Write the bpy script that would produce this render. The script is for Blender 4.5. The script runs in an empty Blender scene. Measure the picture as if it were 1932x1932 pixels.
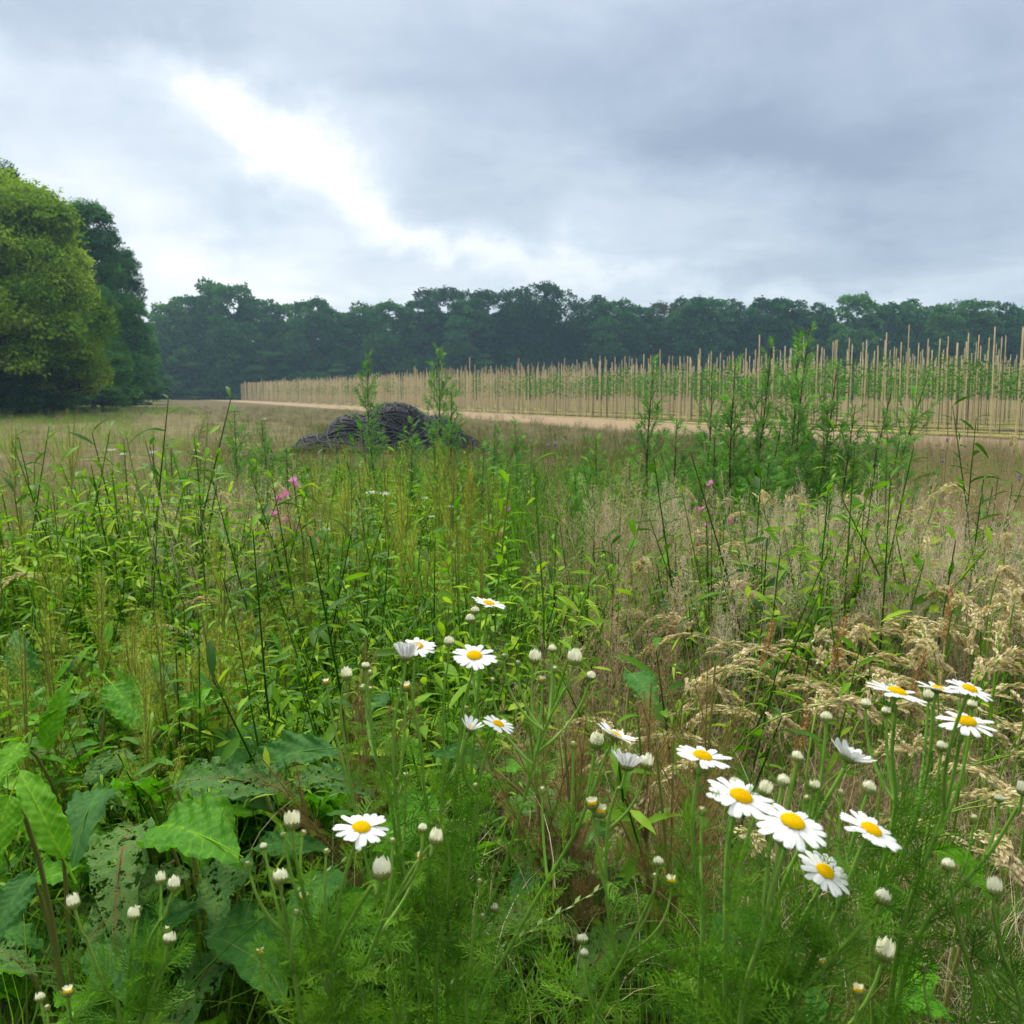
import bpy, math, random
import numpy as np
from mathutils import Vector, Matrix
S = bpy.context.scene
COL = S.collection
R = math.radians
RG = np.random.default_rng(7)
random.seed(7)

# ------------------------------------------------------------------ camera
F = 1896.0            # focal length in units of a 1932 px wide picture
H = 1.40              # lens height above the low field
PITCH = math.atan((966 - 741) / F)
cam = bpy.data.cameras.new('camera'); co = bpy.data.objects.new('camera', cam); COL.objects.link(co)
co.location = (0, 0, H); co.rotation_euler = (math.pi / 2 - PITCH, 0, 0)
cam.sensor_width = 36; cam.lens = 36 * F / 1932; cam.clip_start = .02; cam.clip_end = 3000
cam.dof.use_dof = True; cam.dof.focus_distance = 1.5; cam.dof.aperture_fstop = 20
S.camera = co

# ------------------------------------------------------------------ render settings
S.render.engine = 'CYCLES'
S.view_settings.view_transform = 'Standard'; S.view_settings.look = 'None'
S.view_settings.exposure = 1.05; S.view_settings.gamma = 1
cy = S.cycles
cy.use_denoising = True
cy.max_bounces = 5; cy.diffuse_bounces = 2; cy.glossy_bounces = 2; cy.transmission_bounces = 3
cy.transparent_max_bounces = 6; cy.volume_bounces = 0
cy.use_adaptive_sampling = True; cy.adaptive_threshold = .015
cy.caustics_reflective = False; cy.caustics_refractive = False
S.render.use_persistent_data = False

def raydir(px, py):
    u = (px - 966) / F; v = -(py - 966) / F
    c, s = math.cos(PITCH), math.sin(PITCH)
    return Vector((u, c + v * s, -s + v * c))
def P(px, py, Y):                       # the point of a picture ray at the distance Y in front of the lens
    d = raydir(px, py); k = Y / d.y
    return Vector((d.x * k, Y, H + d.z * k))

# ------------------------------------------------------------------ sky
SUN_EL, SUN_AZ = R(50), R(-38)          # azimuth from straight ahead, minus = left
w = bpy.data.worlds.new('World'); S.world = w; w.use_nodes = True
nt = w.node_tree; nt.nodes.clear()
def nd(t, tree=None, **k):
    n = (tree or nt).nodes.new(t)
    for a, b in k.items(): setattr(n, a, b)
    return n
def setin(tree, sock, v):
    if hasattr(v, 'links') or isinstance(v, bpy.types.NodeSocket): tree.links.new(v, sock)
    else: sock.default_value = v
def mt(op, a, b=None, c=None, tree=None, clamp=False):
    tr = tree or nt
    n = tr.nodes.new('ShaderNodeMath'); n.operation = op; n.use_clamp = clamp
    for i, x in enumerate((a, b, c)):
        if x is not None: setin(tr, n.inputs[i], x)
    return n.outputs[0]
def vm(op, a, b=None, tree=None, scale=None):
    tr = tree or nt
    n = tr.nodes.new('ShaderNodeVectorMath'); n.operation = op
    setin(tr, n.inputs[0], a)
    if b is not None: setin(tr, n.inputs[1], b)
    if scale is not None: setin(tr, n.inputs['Scale'], scale)
    return n.outputs['Value'] if op in ('DOT_PRODUCT', 'LENGTH') else n.outputs[0]
def noise(vec, scale, detail=4, rough=.5, tree=None, dist=0, col=False):
    tr = tree or nt
    n = tr.nodes.new('ShaderNodeTexNoise'); n.inputs['Scale'].default_value = scale
    n.inputs['Detail'].default_value = detail; n.inputs['Roughness'].default_value = rough
    n.inputs['Distortion'].default_value = dist
    if vec is not None: tr.links.new(vec, n.inputs['Vector'])
    return n.outputs['Color' if col else 'Fac']
def ramp(fac, stops, tree=None, interp='LINEAR'):
    tr = tree or nt
    n = tr.nodes.new('ShaderNodeValToRGB'); n.color_ramp.interpolation = interp
    e = n.color_ramp.elements
    while len(e) < len(stops): e.new(.5)
    for i, (p, c) in enumerate(stops):
        e[i].position = p; e[i].color = (*c, 1) if len(c) == 3 else c
    setin(tr, n.inputs[0], fac)
    return n.outputs[0]
def mixc(f, a, b, tree=None, blend='MIX'):
    tr = tree or nt
    n = tr.nodes.new('ShaderNodeMix'); n.data_type = 'RGBA'; n.blend_type = blend
    setin(tr, n.inputs[0], f)
    for i, x in ((6, a), (7, b)):
        if isinstance(x, (tuple, list)): x = (*x, 1) if len(x) == 3 else x
        setin(tr, n.inputs[i], x)
    return n.outputs[2]

tc = nd('ShaderNodeTexCoord'); D = vm('NORMALIZE', tc.outputs['Generated'])
# cloud deck: directions projected on a plane overhead, then warped
sep = nd('ShaderNodeSeparateXYZ'); nt.links.new(D, sep.inputs[0])
dz = mt('ADD', mt('MAXIMUM', sep.outputs[2], 0.0), .16)
comb = nd('ShaderNodeCombineXYZ')
nt.links.new(mt('DIVIDE', sep.outputs[0], dz), comb.inputs[0]); nt.links.new(mt('DIVIDE', sep.outputs[1], dz), comb.inputs[1])
pl = comb.outputs[0]
n1 = noise(pl, .85, 6, .52, dist=.6)
n2 = noise(vm('ADD', pl, (7.3, 2.1, 0)), 2.3, 6, .55, dist=.4)
wv = vm('SCALE', vm('SUBTRACT', noise(D, 7.5, 7, .62, col=True), (.5, .5, .5)), scale=.17)
DW = vm('ADD', D, wv)
def blob(px, py, a, b, ang, pw=1.0):    # soft elliptic patch of sky round a direction; sizes in degrees*33
    c = raydir(px, py).normalized()
    ex = Vector((0, 1, 0)).cross(c); ex = -Vector((c.y, -c.x, 0)).normalized() * -1
    ez = ex.cross(c).normalized()
    if ez.z < 0: ez = -ez
    t = R(ang); e1 = ex * math.cos(t) - ez * math.sin(t); e2 = ex * math.sin(t) + ez * math.cos(t)
    d = vm('SUBTRACT', DW, tuple(c))
    x = mt('MULTIPLY', vm('DOT_PRODUCT', d, tuple(e1)), F / a); y = mt('MULTIPLY', vm('DOT_PRODUCT', d, tuple(e2)), F / b)
    z = mt('MULTIPLY', vm('DOT_PRODUCT', d, tuple(c)), 2.0)
    s = mt('ADD', mt('ADD', mt('MULTIPLY', x, x), mt('MULTIPLY', y, y)), mt('MULTIPLY', z, z))
    return mt('EXPONENT', mt('MULTIPLY', s, -1.0))
lum = mt('ADD', .585, mt('MULTIPLY', mt('SUBTRACT', n1, .5), .34))
lum = mt('ADD', lum, mt('MULTIPLY', mt('SUBTRACT', n2, .5), .36))
brk = noise(vm('ADD', D, (3.3, 1.7, .4)), 11, 5, .55)
for (px, py, a, b, ang, k) in [
        (560, 280, 150, 58, 34, .38), (430, 225, 80, 40, 40, .18), (720, 410, 90, 26, 25, .16), (520, 320, 260, 150, 30, .13),
        (930, 490, 240, 30, 12, .17), (1250, 550, 300, 22, 4, .10), (300, 520, 380, 140, 0, .17), (120, 300, 230, 130, 20, .12), (900, 480, 260, 60, 12, .07), (660, 470, 200, 50, 15, -.05),
        (1560, 330, 420, 130, 8, -.20), (1650, 60, 520, 150, 0, -.10), (1250, 180, 260, 110, 15, -.09),
        (420, 400, 90, 60, 40, -.14), (280, 60, 330, 70, 5, -.08), (900, 90, 250, 100, 10, -.02),
        (1330, 370, 200, 70, 5, .10), (800, 630, 1400, 60, 0, .11)]:
    kk = mt('MULTIPLY', k, mt('ADD', .15, mt('MULTIPLY', brk, 1.7))) if k > .1 else k
    lum = mt('ADD', lum, mt('MULTIPLY', blob(px, py, a, b, ang), kk))
ccol = ramp(mt('MULTIPLY', lum, .9), [(.0, (.24, .29, .38)), (.30, (.30, .37, .49)), (.47, (.47, .55, .67)), (.62, (.70, .77, .86)), (.80, (1.0, 1.02, 1.05)), (1.0, (1.25, 1.25, 1.25))])
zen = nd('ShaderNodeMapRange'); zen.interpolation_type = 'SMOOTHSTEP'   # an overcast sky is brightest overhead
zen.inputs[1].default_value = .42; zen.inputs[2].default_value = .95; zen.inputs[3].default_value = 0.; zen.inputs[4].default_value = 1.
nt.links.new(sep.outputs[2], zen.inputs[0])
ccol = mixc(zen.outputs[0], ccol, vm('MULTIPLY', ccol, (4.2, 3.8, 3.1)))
bk = nd('ShaderNodeMapRange'); bk.interpolation_type = 'SMOOTHSTEP'      # unseen sky behind the lens dimmed, to darken the sides facing it
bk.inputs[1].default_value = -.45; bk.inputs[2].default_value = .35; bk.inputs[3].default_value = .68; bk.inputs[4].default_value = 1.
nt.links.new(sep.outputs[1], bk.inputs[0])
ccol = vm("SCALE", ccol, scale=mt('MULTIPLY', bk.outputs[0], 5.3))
sky = nd('ShaderNodeTexSky'); sky.sky_type = 'NISHITA'; sky.sun_disc = False
sky.sun_elevation = SUN_EL; sky.sun_rotation = SUN_AZ; sky.air_density = 1.2; sky.dust_density = 2
bg = nd('ShaderNodeBackground'); bg.inputs[1].default_value = .1
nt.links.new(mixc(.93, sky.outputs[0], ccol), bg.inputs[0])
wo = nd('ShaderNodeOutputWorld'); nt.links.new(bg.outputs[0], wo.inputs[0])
w.cycles.sampling_method = 'MANUAL'; w.cycles.sample_map_resolution = 512

sl = bpy.data.lights.new('sun', 'SUN'); so = bpy.data.objects.new('sun', sl); COL.objects.link(so)
sl.energy = 1.5; sl.angle = R(14); sl.color = (1, .93, .80)
sd = Vector((math.sin(SUN_AZ) * math.cos(SUN_EL), math.cos(SUN_AZ) * math.cos(SUN_EL), math.sin(SUN_EL)))
so.rotation_euler = sd.to_track_quat('Z', 'Y').to_euler()

# ------------------------------------------------------------------ geometry buffer
class G:
    def __init__(s): s.V = []; s.Q = []; s.T = []; s.A = []; s.MQ = []; s.MT = []; s.n = 0
    def add(s, v, q=None, t=None, a=.5, m=0):
        v = np.asarray(v, float).reshape(-1, 3); s.V.append(v)
        s.A.append(np.broadcast_to(np.asarray(a, float), (len(v),)))
        if q is not None and len(q): q = np.asarray(q, np.int64).reshape(-1, 4); s.Q.append(q + s.n); s.MQ.append(np.full(len(q), m))
        if t is not None and len(t): t = np.asarray(t, np.int64).reshape(-1, 3); s.T.append(t + s.n); s.MT.append(np.full(len(t), m))
        s.n += len(v); return s
    def arr(s):
        c = lambda L, w: np.concatenate(L) if L else np.zeros((0, w) if w > 1 else (0,), np.int64)
        return (np.concatenate(s.V), c(s.Q, 4), c(s.T, 3), np.concatenate(s.A), c(s.MQ, 1), c(s.MT, 1))
    def stamp(s, g, M, T, a=None, m=None):          # many transformed copies of g in one go
        if len(T) == 0: return s
        v, q, t, A, mq, mtt = g.arr() if isinstance(g, G) else g
        M = np.asarray(M, float); T = np.asarray(T, float); k = len(T)
        if M.ndim == 2: M = np.broadcast_to(M, (k, 3, 3))
        W = np.einsum('kij,nj->kni', M, v) + T[:, None, :]
        aa = np.broadcast_to(A, (k, len(v))) if a is None else A[None, :] + (np.asarray(a)[:, None] - .5)
        off = (np.arange(k) * len(v))[:, None, None]
        s.V.append(W.reshape(-1, 3)); s.A.append(aa.reshape(-1))
        if len(q): s.Q.append((q[None] + off).reshape(-1, 4) + s.n); s.MQ.append(np.tile(mq, k) if m is None else np.full(k * len(q), m))
        if len(t): s.T.append((t[None] + off).reshape(-1, 3) + s.n); s.MT.append(np.tile(mtt, k) if m is None else np.full(k * len(t), m))
        s.n += k * len(v); return s
    def mesh(s, name, mats, smooth=True):
        v, q, t, A, mq, mtt = s.arr()
        me = bpy.data.meshes.new(name)
        me.vertices.add(len(v)); me.vertices.foreach_set('co', v.astype(np.float32).ravel())
        nq, n3 = len(q), len(t)
        me.loops.add(nq * 4 + n3 * 3)
        me.loops.foreach_set('vertex_index', np.concatenate([q.ravel(), t.ravel()]).astype(np.int32))
        me.polygons.add(nq + n3)
        me.polygons.foreach_set('loop_start', np.concatenate([np.arange(nq) * 4, nq * 4 + np.arange(n3) * 3]).astype(np.int32))
        me.polygons.foreach_set('material_index', np.concatenate([mq, mtt]).astype(np.int32))
        if smooth: me.polygons.foreach_set('use_smooth', np.ones(nq + n3, bool))
        at = me.attributes.new('rnd', 'FLOAT', 'POINT'); at.data.foreach_set('value', A.astype(np.float32))
        for m in (mats if isinstance(mats, (list, tuple)) else [mats]): me.materials.append(m)
        me.update(calc_edges=True)
        return me

def nrm(v): v = np.asarray(v, float); return v / (np.linalg.norm(v, axis=-1, keepdims=True) + 1e-12)
def frames(d, up=(0, 0, 1), roll=None):              # matrices whose y column runs along d
    d = nrm(d); up = np.broadcast_to(np.asarray(up, float), d.shape)
    x = np.cross(d, up); bad = np.linalg.norm(x, axis=-1) < 1e-4
    x[bad] = (1, 0, 0); x = nrm(x); z = np.cross(x, d)
    if roll is not None:
        c, s_ = np.cos(roll)[..., None], np.sin(roll)[..., None]
        x, z = x * c + z * s_, z * c - x * s_
    return np.stack([x, d, z], axis=-1)
def scl(M, s):
    s = np.asarray(s, float)
    return M * (s[:, None, None] if s.ndim == 1 else s[:, None, :])
def tube(g, pts, r, sides=5, a=.5, m=0, cap=True):
    pts = np.asarray(pts, float); n = len(pts); r = np.broadcast_to(np.asarray(r, float), (n,))
    t = nrm(np.gradient(pts, axis=0)); ref = np.array((0, 0, 1.)) if abs(t[0][2]) < .9 else np.array((1., 0, 0))
    x = nrm(np.cross(t, ref)); y = np.cross(t, x)
    th = np.arange(sides) * 2 * math.pi / sides
    v = pts[:, None] + r[:, None, None] * (x[:, None] * np.cos(th)[None, :, None] + y[:, None] * np.sin(th)[None, :, None])
    i = np.arange(n - 1)[:, None] * sides; j = np.arange(sides)[None]; j2 = (j + 1) % sides
    q = np.stack([i + j, i + j2, i + sides + j2, i + sides + j], -1).reshape(-1, 4)
    g.add(v.reshape(-1, 3), q, a=a, m=m); return g
def ribbon(g, pts, w, side=(1, 0, 0), a=.5, m=0):
    pts = np.asarray(pts, float); n = len(pts); w = np.broadcast_to(np.asarray(w, float), (n,))[:, None] / 2
    side = nrm(np.broadcast_to(np.asarray(side, float), pts.shape))
    v = np.concatenate([pts - side * w, pts + side * w]); i = np.arange(n - 1)
    g.add(v, np.stack([i, i + n, i + n + 1, i + 1], -1), a=a, m=m); return g
def bez(p0, p1, p2, n=8):
    t = np.linspace(0, 1, n)[:, None]; p0, p1, p2 = (np.asarray(x, float) for x in (p0, p1, p2))
    return (1 - t) ** 2 * p0 + 2 * t * (1 - t) * p1 + t * t * p2
def spline(pts, per=5):                              # Catmull-Rom
    p = np.asarray(pts, float); p = np.vstack([2 * p[0] - p[1], p, 2 * p[-1] - p[-2]]); out = []
    for i in range(1, len(p) - 2):
        t = np.linspace(0, 1, per, endpoint=False)[:, None]
        out.append(.5 * (2 * p[i] + (p[i + 1] - p[i - 1]) * t + (2 * p[i - 1] - 5 * p[i] + 4 * p[i + 1] - p[i + 2]) * t ** 2 + (3 * p[i] - p[i - 1] - 3 * p[i + 1] + p[i + 2]) * t ** 3))
    out.append(p[-2:-1]); return np.vstack(out)
def leaf(L=1., W=.3, n=5, droop=.3, fold=.25, wave=0., shape=1.0, a=.5, m=0, cols=1):
    g = G(); t = np.linspace(0, 1, n + 1)
    w = W / 2 * np.sin(np.pi * np.clip(t, 0, 1) ** shape) ** .75; w[0] = W * .03; w[-1] = W * .01
    y = L * (t - droop * t ** 3 * .25); z = -droop * L * t ** 2
    c = np.linspace(-1, 1, 2 * cols + 1)
    X = w[:, None] * c[None]; Y = np.broadcast_to(y[:, None], X.shape)
    Z = z[:, None] + fold * np.abs(X) + wave * W * np.sin(t * 22 + 1.3)[:, None] * c[None] ** 2 * np.sign(c)[None]
    k = len(c); i = np.arange(n)[:, None] * k; j = np.arange(k - 1)[None]
    g.add(np.stack([X, Y, Z], -1).reshape(-1, 3), np.stack([i + j, i + j + 1, i + k + j + 1, i + k + j], -1).reshape(-1, 4), a=a, m=m)
    return g
def U(a, b, n=None): return RG.uniform(a, b, n)
def sph(n):
    v = RG.normal(size=(n, 3)); return nrm(v)

# ------------------------------------------------------------------ scene helpers
def tag(o, label=None, cat=None, group=None, kind=None):
    if label: o['label'] = label
    if cat: o['category'] = cat
    if group: o['group'] = group
    if kind: o['kind'] = kind
    return o
def link(name, data, parent=None, loc=(0, 0, 0), M=None):
    o = bpy.data.objects.new(name, data); COL.objects.link(o)
    if M is not None: o.matrix_local = M
    else: o.location = loc
    if parent is not None: o.parent = parent
    return o
def empty(name, loc=(0, 0, 0), rz=0., s=1., tilt=(0, 0)):
    o = link(name, None, None, loc); o.rotation_euler = (tilt[0], tilt[1], rz)
    o.scale = s if isinstance(s, tuple) else (s, s, s); o.empty_display_size = .1
    return o
def plant(name, parts, loc, rz, s, tilt=(0, 0)):     # a thing whose parts share their mesh data with its like
    e = empty(name, loc, rz, s, tilt)
    for (pn, me) in parts: link(pn, me, e)
    return e

# ------------------------------------------------------------------ materials
def mat(name): 
    m = bpy.data.materials.new(name); m.use_nodes = True; t = m.node_tree; t.nodes.clear()
    return m, t
def foliage(name, cols, trans=.35, rough=.55, spec=.3, nscale=9., namp=.25, orand=.25, tint=(1.25, 1.3, .6), back=None, veins=False, sat=1.05):
    m, t = mat(name)
    at = nd('ShaderNodeAttribute', t); at.attribute_name = 'rnd'
    oi = nd('ShaderNodeObjectInfo', t); tcn = nd('ShaderNodeTexCoord', t)
    f = mt('ADD', at.outputs['Fac'], mt('MULTIPLY', mt('SUBTRACT', noise(tcn.outputs['Object'], nscale, 3, .6, t), .5, tree=t), namp * 2, tree=t), tree=t)
    f = mt('ADD', f, mt('MULTIPLY', mt('SUBTRACT', oi.outputs['Random'], .5, tree=t), orand, tree=t), tree=t)
    n = len(cols); c = ramp(f, [(i / (n - 1), cols[i]) for i in range(n)], t)
    if back:
        ge = nd('ShaderNodeNewGeometry', t); c = mixc(mt('MULTIPLY', ge.outputs['Backfacing'], .7, tree=t), c, back, t)
    if sat != 1:
        hs = nd('ShaderNodeHueSaturation', t); hs.inputs['Saturation'].default_value = sat; t.links.new(c, hs.inputs['Color']); c = hs.outputs[0]
    p = nd('ShaderNodeBsdfPrincipled', t); t.links.new(c, p.inputs['Base Color']); p.inputs['Roughness'].default_value = rough
    p.inputs['Specular IOR Level'].default_value = spec * .3
    out = nd('ShaderNodeOutputMaterial', t)
    if veins:
        bp = nd('ShaderNodeBump', t); bp.inputs['Strength'].default_value = .5; bp.inputs['Distance'].default_value = .004
        t.links.new(noise(tcn.outputs['Object'], 90, 3, .6, t), bp.inputs['Height']); t.links.new(bp.outputs[0], p.inputs['Normal'])
    if trans > 0:
        tr = nd('ShaderNodeBsdfTranslucent', t); t.links.new(mixc(1., c, tint, t, 'MULTIPLY'), tr.inputs[0])
        mx = nd('ShaderNodeMixShader', t); mx.inputs[0].default_value = trans
        t.links.new(p.outputs[0], mx.inputs[1]); t.links.new(tr.outputs[0], mx.inputs[2]); last = mx.outputs[0]
    else: last = p.outputs[0]
    t.links.new(last, out.inputs[0]); m['last'] = 1
    return m
def holes(m, scale=48, lo=.41, strength=1.7):         # insect-eaten holes: real see-through gaps in the leaf
    t = m.node_tree; out = next(n for n in t.nodes if n.type == 'OUTPUT_MATERIAL'); src = out.inputs[0].links[0].from_socket
    tcn = nd('ShaderNodeTexCoord', t)
    v = nd('ShaderNodeTexVoronoi', t); v.inputs['Scale'].default_value = scale
    wn = noise(tcn.outputs['Object'], scale * .25, 2, .5, t)
    wc = vm('ADD', tcn.outputs['Object'], vm('SCALE', noise(tcn.outputs['Object'], scale * .8, 2, .5, t, col=True), scale=.018, tree=t), tree=t)
    t.links.new(wc, v.inputs['Vector'])
    thr = mt('MULTIPLY', mt('SUBTRACT', wn, lo, tree=t), strength * 1.9, tree=t)
    f = mt('LESS_THAN', v.outputs['Distance'], thr, tree=t)
    tp = nd('ShaderNodeBsdfTransparent', t); mx = nd('ShaderNodeMixShader', t)
    t.links.new(f, mx.inputs[0]); t.links.new(src, mx.inputs[1]); t.links.new(tp.outputs[0], mx.inputs[2]); t.links.new(mx.outputs[0], out.inputs[0])
    return m
M_ = {}
M_['mstem'] = foliage('mayweed_stem', [(.13, .27, .04), (.22, .40, .07), (.33, .45, .12)], .15, .45, .35)
M_['mleaf'] = foliage('mayweed_leaf', [(.04, .12, .018), (.11, .26, .03), (.26, .46, .06)], .3, .5)
M_['petal'] = foliage('petal_white', [(.84, .84, .83), (.88, .88, .87), (.91, .91, .90)], .28, .5, .25, tint=(1, 1, 1), namp=.1)
M_['budp'] = foliage('petal_cream', [(.88, .87, .62), (.93, .92, .74), (.95, .94, .84)], .5, .5, .25, tint=(1, 1, .9), namp=.1)
M_['disc'] = foliage('disc_yellow', [(.80, .42, .005), (.93, .60, .01), (.95, .72, .04)], .1, .6, .2, nscale=300, namp=.35)
M_['bract'] = foliage('bract', [(.12, .20, .04), (.28, .34, .10), (.50, .50, .26)], .15, .55)
M_['dock'] = foliage('dock_leaf', [(.035, .14, .022), (.07, .24, .025), (.15, .38, .03), (.28, .52, .045)], .38, .42, .45, namp=.2, veins=True)
M_['dockd'] = foliage('dock_leaf_dark', [(.03, .11, .03), (.055, .18, .035), (.11, .28, .045)], .28, .4, .5, namp=.3, veins=True)
M_['dockh'] = holes(foliage('dock_leaf_eaten', [(.04, .12, .035), (.07, .18, .045), (.12, .22, .05), (.18, .14, .05)], .25, .5, .4, namp=.4, veins=True))
M_['dstem'] = foliage('dock_stem', [(.12, .20, .04), (.20, .22, .06), (.24, .13, .06)], 0, .5)
M_['seedy'] = foliage('dock_seed_yellow', [(.22, .28, .03), (.38, .44, .06), (.60, .60, .14)], .3, .6)
M_['seedr'] = foliage('dock_seed_brown', [(.12, .05, .03), (.22, .12, .05), (.30, .24, .09)], .15, .7)
M_['mugl'] = foliage('mugwort_leaf', [(.055, .19, .03), (.12, .33, .045), (.24, .50, .07)], .3, .6, .25, back=(.20, .30, .20))
M_['mugs'] = foliage('mugwort_stem', [(.05, .035, .025), (.09, .05, .035), (.10, .09, .04)], 0, .6)
M_['gg'] = foliage('grass_green', [(.05, .13, .018), (.10, .23, .028), (.20, .36, .045), (.36, .40, .12)], .35, .5, .35)
M_['gd'] = foliage('grass_dry', [(.34, .25, .13), (.56, .45, .27), (.74, .63, .42), (.86, .78, .58)], .3, .65)
M_['gf'] = foliage('grass_field', [(.20, .14, .08), (.34, .25, .15), (.46, .36, .23), (.30, .34, .14)], .25, .7)
M_['gp'] = foliage('grass_pinkish', [(.26, .17, .11), (.42, .29, .20), (.58, .44, .32), (.72, .59, .46)], .3, .7)
M_['gb'] = foliage('grass_olive', [(.06, .085, .025), (.115, .14, .045), (.21, .20, .08)], .25, .7)
M_['weed'] = foliage('weed_leaf', [(.035, .10, .012), (.09, .22, .02), (.20, .38, .035), (.38, .54, .06)], .4, .5, .35)
M_['pea'] = foliage('pea_pink', [(.66, .18, .42), (.80, .32, .58), (.88, .52, .72)], .35, .5, tint=(1, 1, 1))
M_['purple'] = foliage('thistle_purple', [(.30, .22, .38), (.42, .32, .50), (.50, .40, .55)], .2, .6, tint=(1, 1, 1))
M_['wf'] = foliage('small_white', [(.7, .72, .6), (.82, .83, .75), (.86, .87, .82)], .3, .6, tint=(1, 1, 1))

# ------------------------------------------------------------------ ground
def gz(x, y):
    y = np.asarray(y, float); x = np.asarray(x, float)
    t = np.clip((7.5 - y) / 5.5, 0, 1); b = .38 * t * t * (3 - 2 * t)
    return b + .03 * np.sin(x * 1.7 + y * .6) * np.clip(y / 6, 0, 1) + .10 * np.sin(x * .21 + 1) * np.sin(y * .13) * np.clip((y - 6) / 20, 0, 1) * np.clip((60 - y) / 30, 0, 1)
# front edge of the staked nursery: runs from far left to near right
A0 = np.array((P(456, 752, 195).x, 195.)); A1 = np.array((P(1932, 830, 29.5).x, 29.5))
ED = (A1 - A0) / np.linalg.norm(A1 - A0); EN = np.array((-ED[1], ED[0]))
if EN[1] < 0: EN = -EN
def fs(x, y): return (x - A0[0]) * EN[0] + (y - A0[1]) * EN[1]      # >0 inside the nursery
rr = np.concatenate([[-60, -20, -6, -2, 0], np.geomspace(.7, 900, 150)])
xs = np.sinh(np.linspace(-6.2, 6.2, 181)); xs = xs / xs.max() * 800
XX, YY = np.meshgrid(xs, rr); ZZ = gz(XX, YY)
g = G(); k = len(xs); i = np.arange(len(rr) - 1)[:, None] * k; j = np.arange(k - 1)[None]
g.add(np.stack([XX, YY, ZZ], -1), np.stack([i + j, i + j + 1, i + k + j + 1, i + k + j], -1))
m, t = mat('ground_soil')
ge = nd('ShaderNodeNewGeometry', t); pos = ge.outputs['Position']
s_ = mt('SUBTRACT', vm('DOT_PRODUCT', pos, (EN[0], EN[1], 0), t), float(A0 @ EN), tree=t)
wob = mt('MULTIPLY', mt('SUBTRACT', noise(pos, .18, 4, .6, t), .5, tree=t), 5., tree=t)
near = ramp(noise(pos, 3, 5, .65, t), [(.3, (.035, .03, .018)), (.55, (.06, .065, .025)), (.75, (.10, .085, .045))], t)
mead = ramp(noise(pos, .9, 6, .7, t), [(.28, (.07, .085, .03)), (.45, (.14, .13, .055)), (.62, (.25, .20, .10)), (.8, (.33, .27, .15))], t)
dry = ramp(noise(pos, 1.6, 6, .75, t), [(.25, (.20, .14, .085)), (.5, (.33, .24, .15)), (.8, (.44, .34, .21))], t)
brown = ramp(noise(pos, 1.1, 6, .7, t), [(.3, (.06, .06, .025)), (.5, (.12, .10, .045)), (.75, (.20, .14, .075))], t)
mp = nd('ShaderNodeMapping', t); mp.inputs['Rotation'].default_value = (0, 0, -math.atan2(ED[1], ED[0])); mp.inputs['Scale'].default_value = (1, 1, 1)
mp.vector_type = 'TEXTURE'; mp.inputs['Rotation'].default_value = (0, 0, math.atan2(ED[1], ED[0])); t.links.new(pos, mp.inputs[0])
sx = nd('ShaderNodeSeparateXYZ', t); t.links.new(mp.outputs[0], sx.inputs[0])
row = mt('SINE', mt('MULTIPLY', sx.outputs[1], 2 * math.pi / 2.3, tree=t), tree=t)
rowf = mt('ADD', mt('MULTIPLY', row, .28, tree=t), noise(pos, 1.8, 5, .7, t), tree=t)
nur = ramp(rowf, [(.28, (.045, .035, .03)), (.45, (.10, .075, .05)), (.55, (.26, .23, .06)), (.8, (.38, .34, .10))], t)
def step(a, b, x): 
    n = nd('ShaderNodeMapRange', t); n.interpolation_type = 'SMOOTHSTEP'
    n.inputs[1].default_value = a; n.inputs[2].default_value = b; setin(t, n.inputs[0], x); return n.outputs[0]
sw = mt('ADD', s_, wob, tree=t)
sy = nd('ShaderNodeSeparateXYZ', t); t.links.new(pos, sy.inputs[0])
c = mixc(step(5, 11, sy.outputs[1]), near, mead, t)
c = mixc(mt('MULTIPLY', step(-21, -16, sw), step(0, 1, 1.0), tree=t), c, brown, t)
c = mixc(step(-7, -5.2, mt('ADD', s_, mt('MULTIPLY', wob, .35, tree=t), tree=t)), c, dry, t)
c = mixc(step(-.8, .2, s_), c, nur, t)
c = mixc(step(215, 235, sy.outputs[1]), c, (.03, .05, .02), t)
p = nd('ShaderNodeBsdfPrincipled', t); t.links.new(c, p.inputs['Base Color']); p.inputs['Roughness'].default_value = .95; p.inputs['Specular IOR Level'].default_value = .1
bp = nd('ShaderNodeBump', t); bp.inputs['Strength'].default_value = .8; bp.inputs['Distance'].default_value = .12
t.links.new(noise(pos, 4, 6, .75, t), bp.inputs['Height']); t.links.new(bp.outputs[0], p.inputs['Normal'])
o_ = nd('ShaderNodeOutputMaterial', t); t.links.new(p.outputs[0], o_.inputs[0])
tag(link('ground', g.mesh('ground', m)), kind='structure')

# ------------------------------------------------------------------ forest
def tmat(name, cols, trans=.2): return foliage(name, cols, trans, .7, .15, nscale=.35, namp=.18, orand=.35, tint=(1.2, 1.2, .6))
TM = {'dark': tmat('crown_dark', [(.022, .075, .030), (.045, .14, .050), (.085, .22, .065), (.14, .31, .085)]),
      'mid': tmat('crown_mid', [(.035, .105, .035), (.07, .19, .05), (.12, .28, .065), (.19, .38, .09)]),
      'lime': tmat('crown_lime', [(.05, .12, .018), (.13, .25, .028), (.27, .40, .045), (.42, .55, .08)], .3),
      'pine': tmat('crown_pine', [(.018, .05, .026), (.035, .09, .042), (.065, .14, .05)]),
      'rust': tmat('crown_rust', [(.04, .06, .02), (.08, .10, .03), (.14, .11, .04)])}
bark = foliage('bark', [(.05, .04, .03), (.10, .085, .065), (.17, .15, .12)], 0, .9, .1, nscale=4)
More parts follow.
